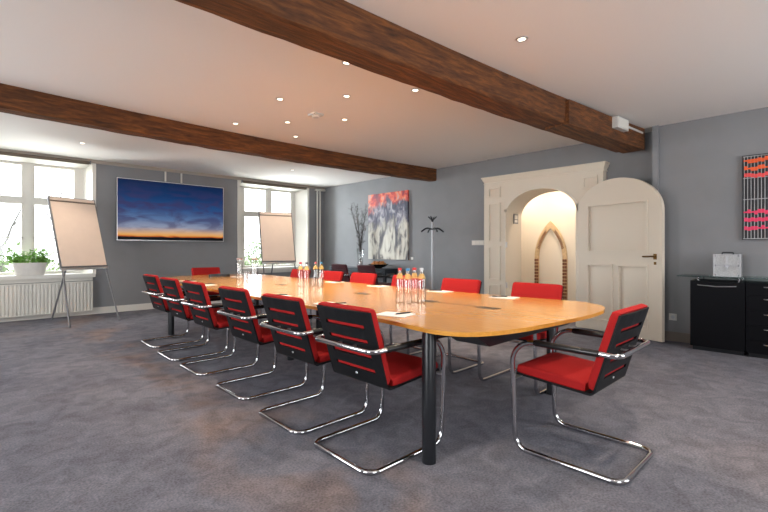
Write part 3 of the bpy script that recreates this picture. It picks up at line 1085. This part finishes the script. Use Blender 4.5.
px, py, pz = .775, 9.085, .7265
t = thing('planter', 'long oval white planter standing on the window sill', 'planter', (px, py, pz))
bm = new()
seg = 32
rings = []
for r, z in ((.80, 0), (.84, .01), (.97, .175), (1.0, .185), (1.0, .20), (.95, .20), (.93, .175)):
    rings.append([bm.verts.new((.225 * r * math.copysign(abs(math.cos(2 * PI * k / seg)) ** .8, math.cos(2 * PI * k / seg)),
                                .082 * r * math.copysign(abs(math.sin(2 * PI * k / seg)) ** .8, math.sin(2 * PI * k / seg)), z)) for k in range(seg)])
for A, B in zip(rings, rings[1:]):
    for k in range(seg):
        bm.faces.new((A[k], A[(k + 1) % seg], B[(k + 1) % seg], B[k]))
bm.faces.new(list(reversed(rings[0])))
obj('pot', bm, M['planter'], t)
bm = new()
prism(bm, [(.208 * math.cos(2 * PI * k / 32), .074 * math.sin(2 * PI * k / 32)) for k in range(32)], lambda u, v, d: (u, v, d), .165, .185)
obj('soil', bm, M['soil'], t)
def plant(x, y, seed, label, wid, ht):
    r = random.Random(seed)
    t = thing('potted_plant', label, 'plant', (x, y, pz + .1855), 0, 'green plants in the planter')
    bl, bs = new(), new()
    for k in range(64):
        a = r.uniform(0, 2 * PI)
        o = Vector((r.uniform(-.06, .06), r.uniform(-.03, .03), 0))
        tip = o + Vector((math.cos(a) * r.uniform(.04, wid), math.sin(a) * r.uniform(.02, .10), r.uniform(-.02, ht)))
        midp = (o + tip) / 2 + Vector((0, 0, .06))
        tube(bs, [o, midp, tip], [.0018, .0015, .001], 4)
        for j in range(7):
            u = r.uniform(.3, 1)
            c = o * (1 - u) ** 2 + midp * 2 * u * (1 - u) + tip * u * u
            d = Vector((r.uniform(-1, 1), r.uniform(-1, 1), r.uniform(-.5, .8))).normalized()
            s_ = d.cross(Vector((r.uniform(-1, 1), r.uniform(-1, 1), r.uniform(-1, 1)))).normalized()
            L = r.uniform(.028, .055)
            up = d.cross(s_) * L * .15
            v = [bl.verts.new(q) for q in (c, c + d * L * .35 + s_ * L * .26 + up, c + d * L, c + d * L * .35 - s_ * L * .26 + up, c + d * L * .45)]
            bl.faces.new((v[0], v[1], v[4]))
            bl.faces.new((v[1], v[2], v[4]))
            bl.faces.new((v[2], v[3], v[4]))
            bl.faces.new((v[3], v[0], v[4]))
    obj('foliage', bl, M['leaf'], t, smooth=False)
    obj('stem', bs, M['leaf'], t)
plant(px - .14, py, 11, 'bushy green plant in the left half of the window planter', .26, .22)
plant(px + .12, py, 12, 'bushy green plant in the right half of the window planter', .21, .25)

# ------------------------------------------------------------------ television
t = thing('television', 'large wall screen showing a dark blue and orange sunset sky', 'television', (2.975, YF - .07, 1.878))
bm = new(); box(bm, -.985, .985, -.025, .025, -.565, .565); obj('housing', bm, M['graymetal'], t, bevel=.004)
bm = new()
ring(bm, lambda u, v, d: (u, d, v), -.988, .988, -.568, .568, .008, -.030, -.018)
obj('bezel', bm, M['alu'], t, bevel=.002)
bm = new(); box(bm, -.3, .3, .025, .0695, -.2, .2); obj('wall_mount', bm, M['black'], t)
ms = bpy.data.materials.new('sunset_picture')
ms.use_nodes = True
n, l = ms.node_tree.nodes, ms.node_tree.links
b = n['Principled BSDF']
b.inputs['Base Color'].default_value = (.002, .002, .003, 1)
b.inputs['Specular IOR Level'].default_value = .12
b.inputs['Roughness'].default_value = .4
tcx = n.new('ShaderNodeTexCoord')
sx = n.new('ShaderNodeSeparateXYZ')
l.new(tcx.outputs['Object'], sx.inputs[0])
def math_(op, a, c):
    q = n.new('ShaderNodeMath'); q.operation = op
    for i, w in enumerate((a, c)):
        if isinstance(w, (int, float)):
            q.inputs[i].default_value = w
        else:
            l.new(w, q.inputs[i])
    return q.outputs[0]
h_ = math_('ADD', math_('DIVIDE', sx.outputs['Z'], 1.15), 0.5)
mp = n.new('ShaderNodeMapping'); mp.inputs['Scale'].default_value = (1.2, 1, 5.0)
l.new(tcx.outputs['Object'], mp.inputs['Vector'])
nz = n.new('ShaderNodeTexNoise'); nz.inputs['Scale'].default_value = 1.7; nz.inputs['Detail'].default_value = 5; nz.inputs['Distortion'].default_value = .6
l.new(mp.outputs['Vector'], nz.inputs['Vector'])
h2 = math_('ADD', h_, math_('MULTIPLY', math_('SUBTRACT', nz.outputs['Fac'], .5), .06))
rp = n.new('ShaderNodeValToRGB')
els = [(0.0, srgb(6, 7, 12)), (.055, srgb(30, 18, 20)), (.075, srgb(226, 112, 44)), (.10, srgb(255, 184, 96)), (.15, srgb(235, 190, 150)), (.23, srgb(160, 168, 192)),
       (.36, srgb(100, 130, 176)), (.54, srgb(44, 88, 146)), (.75, srgb(4, 58, 112)), (1.0, srgb(0, 34, 76))]
rp.color_ramp.elements[0].position = 0; rp.color_ramp.elements[0].color = els[0][1]
rp.color_ramp.elements[1].position = 1; rp.color_ramp.elements[1].color = els[-1][1]
for p, c in els[1:-1]:
    e = rp.color_ramp.elements.new(p); e.color = c
l.new(h2, rp.inputs['Fac'])
n2 = n.new('ShaderNodeTexNoise'); n2.inputs['Scale'].default_value = 2.2; n2.inputs['Detail'].default_value = 6; n2.inputs['Distortion'].default_value = .8
mp2 = n.new('ShaderNodeMapping'); mp2.inputs['Scale'].default_value = (1.0, 1, 3.2); mp2.inputs['Location'].default_value = (3.1, 0, 1.3)
l.new(tcx.outputs['Object'], mp2.inputs['Vector']); l.new(mp2.outputs['Vector'], n2.inputs['Vector'])
r2 = n.new('ShaderNodeValToRGB')
r2.color_ramp.elements[0].position = .40; r2.color_ramp.elements[0].color = (0, 0, 0, 1)
r2.color_ramp.elements[1].position = .62; r2.color_ramp.elements[1].color = (.75, .75, .75, 1)
l.new(n2.outputs['Fac'], r2.inputs['Fac'])
r3 = n.new('ShaderNodeValToRGB')          # clouds live in the middle band of the picture
for p, c in ((.12, 0), (.25, .8), (.62, 1.0)):
    e = r3.color_ramp.elements.new(p); e.color = (c, c, c, 1)
r3.color_ramp.elements[0].color = (0, 0, 0, 1)
r3.color_ramp.elements[-1].color = (.1, .1, .1, 1)
l.new(h_, r3.inputs['Fac'])
mx = n.new('ShaderNodeMix'); mx.data_type = 'RGBA'
l.new(math_('MULTIPLY', r2.outputs['Color'], r3.outputs['Color']), mx.inputs[0])
l.new(rp.outputs['Color'], mx.inputs[6]); mx.inputs[7].default_value = srgb(66, 54, 98)
hz = n.new('ShaderNodeMix'); hz.data_type = 'RGBA'
lt = math_('LESS_THAN', math_('ADD', h_, math_('MULTIPLY', nz.outputs['Fac'], .03)), .080)
l.new(lt, hz.inputs[0]); l.new(mx.outputs[2], hz.inputs[6]); hz.inputs[7].default_value = srgb(8, 8, 13)
l.new(hz.outputs[2], b.inputs['Emission Color'])
b.inputs['Emission Strength'].default_value = 0.74
bm = new(); box(bm, -.978, .978, -.0275, -.022, -.558, .558); obj('screen', bm, ms, t, smooth=False)
for i, x in enumerate((2.835, 3.135)):
    bm = new(); box(bm, x - .014, x + .014, YF - .022, YF - .001, 2.47, 2.664)
    tag(obj('cable_conduit', bm, M['plastic'], bevel=.004), ['left', 'right'][i] + ' white cable conduit on the wall above the screen', 'conduit', 'cable conduits above the screen')

# ------------------------------------------------------------------ heating pipes in the corner
for i, x in enumerate((6.405, 6.490)):
    bm = new(); rod(bm, (x, YF - .05, .0), (x, YF - .05, 2.66), .019, 12)
    t = obj('heating_pipe', bm, M['white'])
    tag(t, ['left', 'right'][i] + ' one of the two white heating pipes in the far corner', 'pipe', 'heating pipes')
    bm = new()
    lathe(bm, [(.020, 2.55), (.026, 2.555), (.026, 2.575), (.020, 2.58)], 14, (x, YF - .05, 0))
    box(bm, x - .008, x + .008, YF - .04, YF - .0005, 2.557, 2.573)
    obj('pipe_clip', bm, M['plastic'], t)
bm = new(); box(bm, 6.35, 6.62, YF - .10, YF - .016, 2.615, 2.66)
tag(obj('pipe_cover', bm, M['white'], bevel=.004), 'white boxed pipe cover at the ceiling in the far corner', 'cover')

# ------------------------------------------------------------------ flipcharts
def flipchart(label, BL, BR, leanv, H, feet, rear, topmat):
    BL, BR = Vector(BL), Vector(BR)
    e = BR - BL
    Wd = e.length
    e = Vector((e.x, e.y, 0)).normalized()
    back = Vector((-e.y, e.x, 0))
    up = (back * leanv + Vector((0, 0, H)))
    L = up.length
    up.normalize()
    nrm = e.cross(up).normalized()            # towards the room
    base = Vector((BL.x, BL.y, 0))
    t = thing('flipchart', label, 'flipchart', base)
    o = BL - base
    f = lambda u, v, d: o + e * u + up * v + nrm * d
    bm = new(); prism(bm, [(0, 0), (Wd, 0), (Wd, L), (0, L)], f, -.025, 0); obj('board', bm, M['graymetal'], t, bevel=.003)
    bm = new(); prism(bm, [(.02, .045), (Wd - .02, .045), (Wd - .02, L - .012), (.02, L - .012)], f, .0005, .010); obj('paper_pad', bm, M['flippaper'], t, smooth=False)
    bm = new(); prism(bm, [(.01, L - .085), (Wd - .01, L - .085), (Wd - .01, L - .065), (.01, L - .065)], f, .010, .020); obj('paper_clamp', bm, M['brownrail'], t, bevel=.002)
    bm = new(); prism(bm, [(.0, -.02), (Wd, -.02), (Wd, .014), (0, .014)], f, 0, .012); prism(bm, [(.05, -.02), (Wd - .05, -.02), (Wd - .05, -.012), (.05, -.012)], f, 0, .05)
    obj('pen_tray', bm, M['alu'], t, bevel=.002)
    ff = [Vector(p) - base for p in feet]
    tops = [f(.03, .02, -.015), f(Wd - .03, .02, -.015)]
    for a, c in zip(ff, tops):
        bm = new()
        rod(bm, (a.x, a.y, .02), c, .013, 8)
        lathe(bm, [(0, 0), (.016, 0), (.016, .03), (.012, .035), (0, .035)], 10, (a.x, a.y, 0))
        obj('leg', bm, M['graymetal'], t)
    r_ = Vector(rear) - base
    bm = new()
    rod(bm, (r_.x, r_.y, .02), f(Wd * .5, L * .55, -.035), .013, 8)
    lathe(bm, [(0, 0), (.016, 0), (.016, .03), (.012, .035), (0, .035)], 10, (r_.x, r_.y, 0))
    obj('rear_leg', bm, M['graymetal'], t)
flipchart('flipchart easel with blank pad in front of the window with the plant', (1.053, 8.10, .842), (1.715, 8.35, .847), .356, 1.13,
          [(1.106, 7.735, 0), (1.794, 7.994, 0)], (1.03, 8.83, 0), None)
flipchart('flipchart easel with blank pad in front of the narrow far window', (4.258, 7.90, .868), (4.937, 7.731, .868), .272, 1.045,
          [(4.20, 7.62, 0), (4.87, 7.45, 0)], (4.75, 8.55, 0), None)

# ------------------------------------------------------------------ side table with vase and bowl
t = thing('side_table', 'long narrow dark table against the grey wall below the painting', 'table', (6.42, 7.36, 0))
bm = new(); box(bm, -.21, .21, -.95, .95, .70, .735); obj('tabletop', bm, M['darktable'], t, bevel=.003)
bm = new()
ring(bm, lambda u, v, d: (u, v, d), -.19, .19, -.925, .925, .02, .645, .70)
bmesh.ops.remove_doubles(bm, verts=bm.verts[:], dist=1e-5)
obj('apron', bm, M['darktable'], t)
for sx_ in (-1, 1):
    for sy_ in (-1, 1):
        bm = new(); cbox(bm, (sx_ * .172, sy_ * .912, .35), (.055, .055, .70)); obj('leg', bm, M['darktable'], t, bevel=.003)
bm = new(); box(bm, .16, .185, -.89, .89, .52, .55); obj('stretcher', bm, M['darktable'], t)

VX, VY = 6.45, 7.45
t = thing('glass_vase', 'tall clear glass vase holding bare twigs on the side table', 'vase', (VX, VY, .7365))
bm = new()
lathe(bm, [(0, 0), (.062, 0), (.068, .006), (.060, .12), (.066, .28), (.082, .42), (.078, .42), (.062, .28), (.056, .12), (.06, .02), (0, .018)], 22)
obj('vase_body', bm, M['bottle'], t)
r = random.Random(21)
for k in range(13):
    a = 2 * PI * (k * 0.618 % 1) + r.uniform(-.3, .3)
    spread = r.uniform(.14, .56) * (1.0 if k > 3 else .5)
    hh = r.uniform(.75, 1.42)
    bx, by = -.018 * math.cos(a), -.018 * math.sin(a)
    dx, dy = math.cos(a) * spread * .32, math.sin(a) * spread * (1.75 if math.sin(a) > 0 else 1.0)
    pts = []
    for i in range(9):
        u = i / 8
        # inside the vase the stem stays narrow, above it fans out
        w = max(0, (u * hh - .40) / (hh - .40)) ** 1.25
        v = min(1, u * hh / .40)
        pts.append(Vector((bx * (1 - v) + dx * (.06 * v + w), by * (1 - v) + dy * (.05 * v + w), .022 + u * hh)) + Vector((r.uniform(-.008, .008), r.uniform(-.008, .008), 0)) * u)
    bm = new()
    tube(bm, pts, [.0048 - .0032 * i / 8 for i in range(9)], 5)
    for i in range(3, 9):
        for q in range(5):
            p = pts[i].lerp(pts[i - 1], r.random())
            d = Vector((r.uniform(-.4, .4), r.uniform(-1, 1), r.uniform(.1, 1.2))).normalized() * r.uniform(.03, .13)
            tube(bm, [p, p + d], [.003, .0016], 4)
            bmesh.ops.create_icosphere(bm, subdivisions=1, radius=.006, matrix=Matrix.Translation(p + d))
    o = obj('twig', bm, M['twig'], loc=(VX, VY, .7365))
    tag(o, 'dry bare twig standing in the tall glass vase on the side table', 'twig', 'twigs in the glass vase')

BX, BY = 6.40, 6.80
t = thing('fruit_bowl', 'shallow dark bowl heaped with fruit on the side table', 'bowl', (BX, BY, .7365))
bm = new()
lathe(bm, [(0, 0), (.07, 0), (.075, .008), (.16, .04), (.232, .088), (.225, .09), (.155, .05), (.07, .018), (0, .014)], 28)
obj('bowl_body', bm, M['bowl'], t)
fr = [(0, 0, .055)] + [(.072 * math.cos(a), .072 * math.sin(a), .062) for a in [2 * PI * k / 6 for k in range(6)]] + \
     [(.135 * math.cos(a), .135 * math.sin(a), .088) for a in [2 * PI * k / 11 + .3 for k in range(11)]] + [(.04 * math.cos(a), .04 * math.sin(a), .118) for a in (0.2, 2.3, 4.4)] + \
     [(.098 * math.cos(a), .098 * math.sin(a), .122) for a in [2 * PI * k / 6 + .5 for k in range(6)]]
for x, y, z in fr:
    bm = new(); ball(bm, (0, 0, 0), .033, 12, 8)
    f = obj('orange_fruit', bm, M['fruit'], loc=(BX + x, BY + y, .7365 + z))
    tag(f, 'small orange fruit heaped in the dark bowl on the side table', 'fruit', 'fruit in the bowl')

# ------------------------------------------------------------------ wall paintings, small wall things
t = thing('abstract_painting', 'large abstract canvas with red top, grey streaks and pale bottom on the right wall', 'painting', (XR - .0005, 6.76, 1.645))
mp_ = bpy.data.materials.new('abstract_paint')
mp_.use_nodes = True
n, l = mp_.node_tree.nodes, mp_.node_tree.links
b = n['Principled BSDF']
b.inputs['Roughness'].default_value = .6
tc2 = n.new('ShaderNodeTexCoord')
def noise_(scale, stretch, detail=6, dist=1.0):
    m_ = n.new('ShaderNodeMapping'); m_.inputs['Scale'].default_value = stretch
    l.new(tc2.outputs['Object'], m_.inputs['Vector'])
    q = n.new('ShaderNodeTexNoise'); q.inputs['Scale'].default_value = scale; q.inputs['Detail'].default_value = detail; q.inputs['Distortion'].default_value = dist
    l.new(m_.outputs['Vector'], q.inputs['Vector'])
    return q.outputs['Fac']
def ramp_(f, stops):
    q = n.new('ShaderNodeValToRGB')
    q.color_ramp.elements[0].position, q.color_ramp.elements[0].color = stops[0]
    q.color_ramp.elements[1].position, q.color_ramp.elements[1].color = stops[-1]
    for p, c in stops[1:-1]:
        e = q.color_ramp.elements.new(p); e.color = c
    l.new(f, q.inputs['Fac'])
    return q.outputs['Color']
def mixc(f, a, c):
    q = n.new('ShaderNodeMix'); q.data_type = 'RGBA'
    l.new(f, q.inputs[0]); l.new(a, q.inputs[6]); l.new(c, q.inputs[7])
    return q.outputs[2]
s2 = n.new('ShaderNodeSeparateXYZ'); l.new(tc2.outputs['Object'], s2.inputs[0])
hgt = math_('ADD', math_('DIVIDE', s2.outputs['Z'], 1.45), .5)
hj = math_('ADD', hgt, math_('MULTIPLY', math_('SUBTRACT', noise_(2.6, (1, 1.2, .9), 8, 1.2), .5), .75))
redc = ramp_(noise_(8, (1, 1, .8), 8, .6), [(.28, srgb(92, 40, 58)), (.40, srgb(150, 42, 50)), (.50, srgb(206, 70, 52)), (.60, srgb(222, 126, 84)), (.72, srgb(176, 150, 150))])
grey = ramp_(noise_(6.5, (1, 1.4, .7), 10, .9), [(.30, srgb(38, 36, 52)), (.46, srgb(74, 72, 92)), (.58, srgb(142, 136, 146)), (.72, srgb(190, 186, 184))])
pale = ramp_(noise_(4.2, (1, 1.6, .55), 10, .9), [(.34, srgb(50, 48, 60)), (.43, srgb(120, 114, 108)), (.52, srgb(186, 180, 166)), (.70, srgb(204, 200, 188))])
f1 = ramp_(hj, [(.44, (0, 0, 0, 1)), (.60, (1, 1, 1, 1))])
f2 = ramp_(hj, [(.79, (0, 0, 0, 1)), (.90, (1, 1, 1, 1))])
l.new(mixc(f2, mixc(f1, pale, grey), redc), b.inputs['Base Color'])
bm = new(); box(bm, -.040, -.001, -.61, .61, -.72, .73); obj('canvas', bm, mp_, t, bevel=.003)
bm = new(); box(bm, XR - .006, XR - .0005, 6.03, 6.09, .93, .985)
tag(obj('caption_card', bm, M['paper'], smooth=False), 'tiny white card on the wall at the lower right of the painting', 'card')

t = thing('wall_switch', 'white wide light switch on the grey wall left of the arched door frame', 'switch', (XR - .0005, 4.46, 1.262))
bm = new(); box(bm, -.010, 0, -.125, .125, -.043, .043); obj('cover_plate', bm, M['plastic'], t, bevel=.003)
for s in (-.078, 0, .078):
    bm = new(); cbox(bm, (-.012, s, 0), (.008, .06, .058)); obj('rocker', bm, M['white'], t, bevel=.002)
t = thing('power_outlet', 'beige power outlet low on the wall between the open door and the black cabinet', 'outlet', (XN - .0005, 1.405, .30))
bm = new(); box(bm, -.012, 0, -.041, .041, -.041, .041); obj('cover_plate', bm, M['plastic'], t, bevel=.003)
bm = new()
lathe(bm, [(.0, 0), (.021, 0), (.021, .003), (.017, .003), (.016, .001), (0, .001)], 18)
bmesh.ops.rotate(bm, verts=bm.verts[:], matrix=Matrix.Rotation(-PI / 2, 3, 'Y'))
bmesh.ops.translate(bm, verts=bm.verts[:], vec=(-.012, 0, 0))
obj('socket', bm, M['capgrey'], t)
# room thermostat on the far jamb of the arch
t = thing('wall_intercom', 'small dark framed panel on the inner jamb of the arched doorway', 'panel', (6.80, Y1 - .0005, 1.665))
bm = new(); box(bm, -.075, .075, -.012, 0, -.085, .085); obj('housing', bm, M['graymetal'], t, bevel=.004)
bm = new(); box(bm, -.045, .045, -.0145, -.011, -.005, .06); obj('display', bm, M['plastic'], t)
bm = new(); box(bm, -.045, .045, -.0145, -.011, -.06, -.02); obj('key_strip', bm, M['plastic'], t)

# ------------------------------------------------------------------ coat stand
t = thing('coat_stand', 'tall silver coat stand with black hooks by the grey wall', 'coat stand', (6.36, 5.27, 0))
bm = new(); tube(bm, [(0, 0, .02), (0, 0, 1.66)], .021, 14); obj('pole', bm, M['pole'], t)
bm = new(); lathe(bm, [(0, 0), (.19, 0), (.195, .006), (.19, .014), (.05, .022), (.03, .04), (.0, .04)], 28); obj('foot', bm, M['graymetal'], t)
for k in range(4):
    a = PI / 4 + k * PI / 2 + .3
    c, s = math.cos(a), math.sin(a)
    bm = new()
    tube(bm, fillet([(.018 * c, .018 * s, 1.525), (.12 * c, .12 * s, 1.55), (.225 * c, .225 * s, 1.475)], .2), .015, 8)
    obj('arm', bm, M['black'], t)
    bm = new()
    a += PI / 4
    c, s = math.cos(a), math.sin(a)
    tube(bm, fillet([(.0 * c, .0 * s, 1.655), (.02 * c, .02 * s, 1.70), (.085 * c, .085 * s, 1.76)], .05), .011, 8)
    obj('hook', bm, M['black'], t)

# ------------------------------------------------------------------ black cabinets
CX0, CX1 = 6.0, 6.385
def cabinet(name, label, y0, y1):
    t = thing(name, label, 'cabinet', (CX1, (y0 + y1) / 2, 0), 0, 'black cabinet units')
    h = (y1 - y0) / 2
    D = CX1 - CX0
    bm = new(); box(bm, -D + .02, 0, -h + .001, h - .001, .045, .79); obj('carcass', bm, M['cab'], t, bevel=.002)
    bm = new(); box(bm, -D + .04, -.01, -h + .02, h - .02, 0, .045); obj('plinth', bm, M['black'], t)
    return t, h, D
t, h, D = cabinet('sideboard_cabinet', 'black cabinet unit with one plain door beside the open door leaf', .66, 1.154)
bm = new(); box(bm, -D, -D + .018, -h + .003, h - .003, .05, .787); dr = obj('door', bm, M['cab'], t, bevel=.002)
bm = new(); tube(bm, fillet([(-D, -.17, .745), (-D - .03, -.17, .745), (-D - .034, 0, .735), (-D - .03, .17, .745), (-D, .17, .745)], .02), .005, 8); obj('handle', bm, M['steel'], dr)
t, h, D = cabinet('sideboard_cabinet', 'black cabinet unit with drawers at the right edge', .16, .657)
zs = [.05, .185, .345, .50, .66, .787]
for a, b_ in zip(zs, zs[1:]):
    bm = new(); box(bm, -D, -D + .018, -h + .003, h - .003, a + .0015, b_ - .0015); dr = obj('drawer', bm, M['cab'], t, bevel=.002)
    zh = b_ - .035
    bm = new(); tube(bm, fillet([(-D, -.10, zh), (-D - .028, -.10, zh), (-D - .028, .10, zh), (-D, .10, zh)], .015), .005, 8); obj('handle', bm, M['steel'], dr)
t = thing('glass_shelf', 'long greenish glass shelf on steel studs above the black cabinets', 'shelf', (6.2, .705, .79))
bm = new(); box(bm, -.215, .175, -.565, .575, .042, .054); obj('glass_sheet', bm, M['topglass'], t, smooth=False)
for y in (1.085, .72, .22):
    for x in (6.05, 6.33):
        bm = new(); rod(bm, (x - 6.2, y - .705, .0005), (x - 6.2, y - .705, .0415), .011, 12); obj('stud', bm, M['chrome'], t)

# aluminium vanity case
cx_, cy_, cz_ = 6.19, .835, .8445
t = thing('aluminium_case', 'silver aluminium case with corner fittings standing on the glass shelf', 'case', (cx_, cy_, cz_), .04)
w, d, hh = .115, .085, .245
bm = new(); box(bm, -d, d, -w, w, 0, .118); obj('lower_shell', bm, M['tin'], t, bevel=.004)
for s in (-1, 1):
    bm = new(); box(bm, -d, d, min(s * .002, s * w), max(s * .002, s * w), .122, hh); obj('lid', bm, M['tin'], t, bevel=.004)
bm = new()
for z in (.004, .118, .125, hh - .005):
    box(bm, -d - .003, d + .003, -w - .003, w + .003, z - .005, z + .005)
for y in (-w, w):
    for x in (-d, d):
        cbox(bm, (x, y, hh / 2), (.014, .014, hh))
cbox(bm, (-d - .001, 0, .185), (.006, .022, .12))
obj('edge_profile', bm, M['edgealu'], t, bevel=.002)
bm = new()
for y in (-w, w):
    for z in (.012, hh - .012, .121):
        cbox(bm, (-d - .002, y * .93, z), (.008, .024, .022))
cbox(bm, (-d - .005, 0, .12), (.010, .045, .022)); cbox(bm, (-d - .005, 0, .10), (.009, .018, .04))
obj('latch', bm, M['graymetal'], t, bevel=.002)
bm = new()
tube(bm, fillet([(0, -.05, hh), (0, -.05, hh + .022), (0, .05, hh + .022), (0, .05, hh)], .012), .006, 8)
obj('handle', bm, M['black'], t)

# wall artwork of rods and coloured blocks
ay0, ay1, az0, az1 = .10, .730, 1.255, 2.205
t = thing('rod_artwork', 'wall artwork of thin vertical rods with rows of orange and pink blocks', 'artwork', (XN - .0005, (ay0 + ay1) / 2, (az0 + az1) / 2))
hw, hz_ = (ay1 - ay0) / 2, (az1 - az0) / 2
bm = new(); box(bm, -.012, 0, -hw, hw, -hz_, hz_); obj('backing', bm, M['artback'], t, smooth=False)
bm = new(); ring(bm, lambda u, v, d: (d, u, v), -hw, hw, -hz_, hz_, .008, -.034, -.012); obj('frame_edge', bm, M['artback'], t)
bm = new()
nr = 21
yy = [-hw + .02 + (2 * hw - .04) * k / (nr - 1) for k in range(nr)]
for y in yy:
    rod(bm, (-.026, y, -hz_ + .008), (-.026, y, hz_ - .008), .0036, 8)
for z in (-hz_ + .012, hz_ - .012, .22, -.02):
    box(bm, -.022, -.018, -hw + .008, hw - .008, z - .004, z + .004)
obj('rods', bm, M['rod'], t)
r = random.Random(5)
for z, m_ in ((2.145, 'orange'), (2.055, 'orange'), (1.975, 'coral'), (1.565, 'pink'), (1.475, 'pink'), (1.385, 'pink')):
    bm = new()
    for k, y in enumerate(yy[:-1]):
        q = r.random()
        zc = z - (az0 + az1) / 2
        if q < .75:
            cbox(bm, (-.031, y + .016, zc + r.choice((-.008, .008, 0))), (.012, .028, .042))
        else:
            cbox(bm, (-.031, y + .016, zc), (.010, .036, .016))
    obj('block_row', bm, M[m_], t, smooth=False)

# ------------------------------------------------------------------ ceiling fittings
t = thing('emergency_light', 'white box shaped emergency light on the side of the near beam', 'light', (5.62, 1.815, 2.655), math.radians(-5))
bm = new(); box(bm, -.15, .15, -.08, .0, -.085, .045); obj('housing', bm, M['plastic'], t, bevel=.006)
bm = new(); box(bm, -.13, .13, -.087, -.079, -.07, .03); obj('diffuser', bm, M['white'], t, bevel=.003)
bm = new(); box(bm, .15, .72, -.03, -.006, -.012, .012); obj('conduit', bm, M['plastic'], t, bevel=.002)
t = thing('smoke_detector', 'white square smoke detector on the ceiling among the spotlights', 'smoke detector', (2.945, 4.19, CZ))
bm = new(); box(bm, -.065, .065, -.065, .065, -.022, -.0005); obj('base_plate', bm, M['plastic'], t, bevel=.007)
bm = new(); lathe(bm, [(0, -.042), (.035, -.042), (.045, -.034), (.048, -.0215), (0, -.0215)], 22); obj('sensor', bm, M['plastic'], t)

def downlight(x, y, label, z=CZ, power=None, size=105):
    t = thing('ceiling_spotlight', label, 'spotlight', (x, y, z), 0, 'recessed ceiling spotlights')
    bm = new(); lathe(bm, [(.028, -.002), (.030, -.006), (.043, -.005), (.046, -.0006), (.030, -.0004), (.028, -.002)], 24); obj('trim_ring', bm, M['steel'], t)
    bm = new(); lathe(bm, [(0, -.0045), (.018, -.0045), (.0275, -.0025), (.0275, -.001), (0, -.001)], 20); obj('lamp', bm, M['lampglow'], t)
    d = bpy.data.lights.new('spot_lamp', 'SPOT')
    d.energy = power if power else SPOT_W
    d.color = (1.0, 0.83, 0.66)
    d.spot_size = math.radians(size)
    d.spot_blend = .8
    d.shadow_soft_size = .03
    o = bpy.data.objects.new('spot_lamp', d)
    COL.objects.link(o)
    o.parent = t
    o.location = (0, 0, -.02)
    return t
for x, y, lb in ((3.0, 1.623, 'ceiling spotlight alone on the camera side of the near beam'),
                 (3.207, 2.874, 'ceiling spotlight just beyond the near beam, farther right'),
                 (2.317, 2.853, 'ceiling spotlight just beyond the near beam, farther left'),
                 (2.824, 3.478, 'ceiling spotlight between the near beam and the smoke detector'),
                 (3.319, 4.126, 'ceiling spotlight right of the smoke detector'),
                 (2.38, 4.031, 'ceiling spotlight left of the smoke detector'),
                 (2.879, 4.70, 'ceiling spotlight just behind the smoke detector'),
                 (2.444, 5.205, 'ceiling spotlight close to the far beam, left one'),
                 (3.328, 5.22, 'ceiling spotlight close to the far beam, right one'),
                 (1.263, 7.737, 'ceiling spotlight above the flipchart by the plant window'),
                 (4.706, 7.50, 'ceiling spotlight above the flipchart by the narrow window')):
    downlight(x, y, lb, power=60 if y > 7 else None)
downlight(7.38, 3.10, 'ceiling spotlight inside the passage behind the arched doorway', z=2.70, power=105, size=150)
downlight(7.38, 4.30, 'fill spotlight added deeper inside the passage, unseen left of the arch', z=2.70, power=115, size=150)  # unseen second lamp, added to spread warm light through the passage
downlight(3.4, .3, 'ceiling spotlight in the near part of the room above the camera')
downlight(1.8, .3, 'ceiling spotlight in the near part of the room, left of the camera')
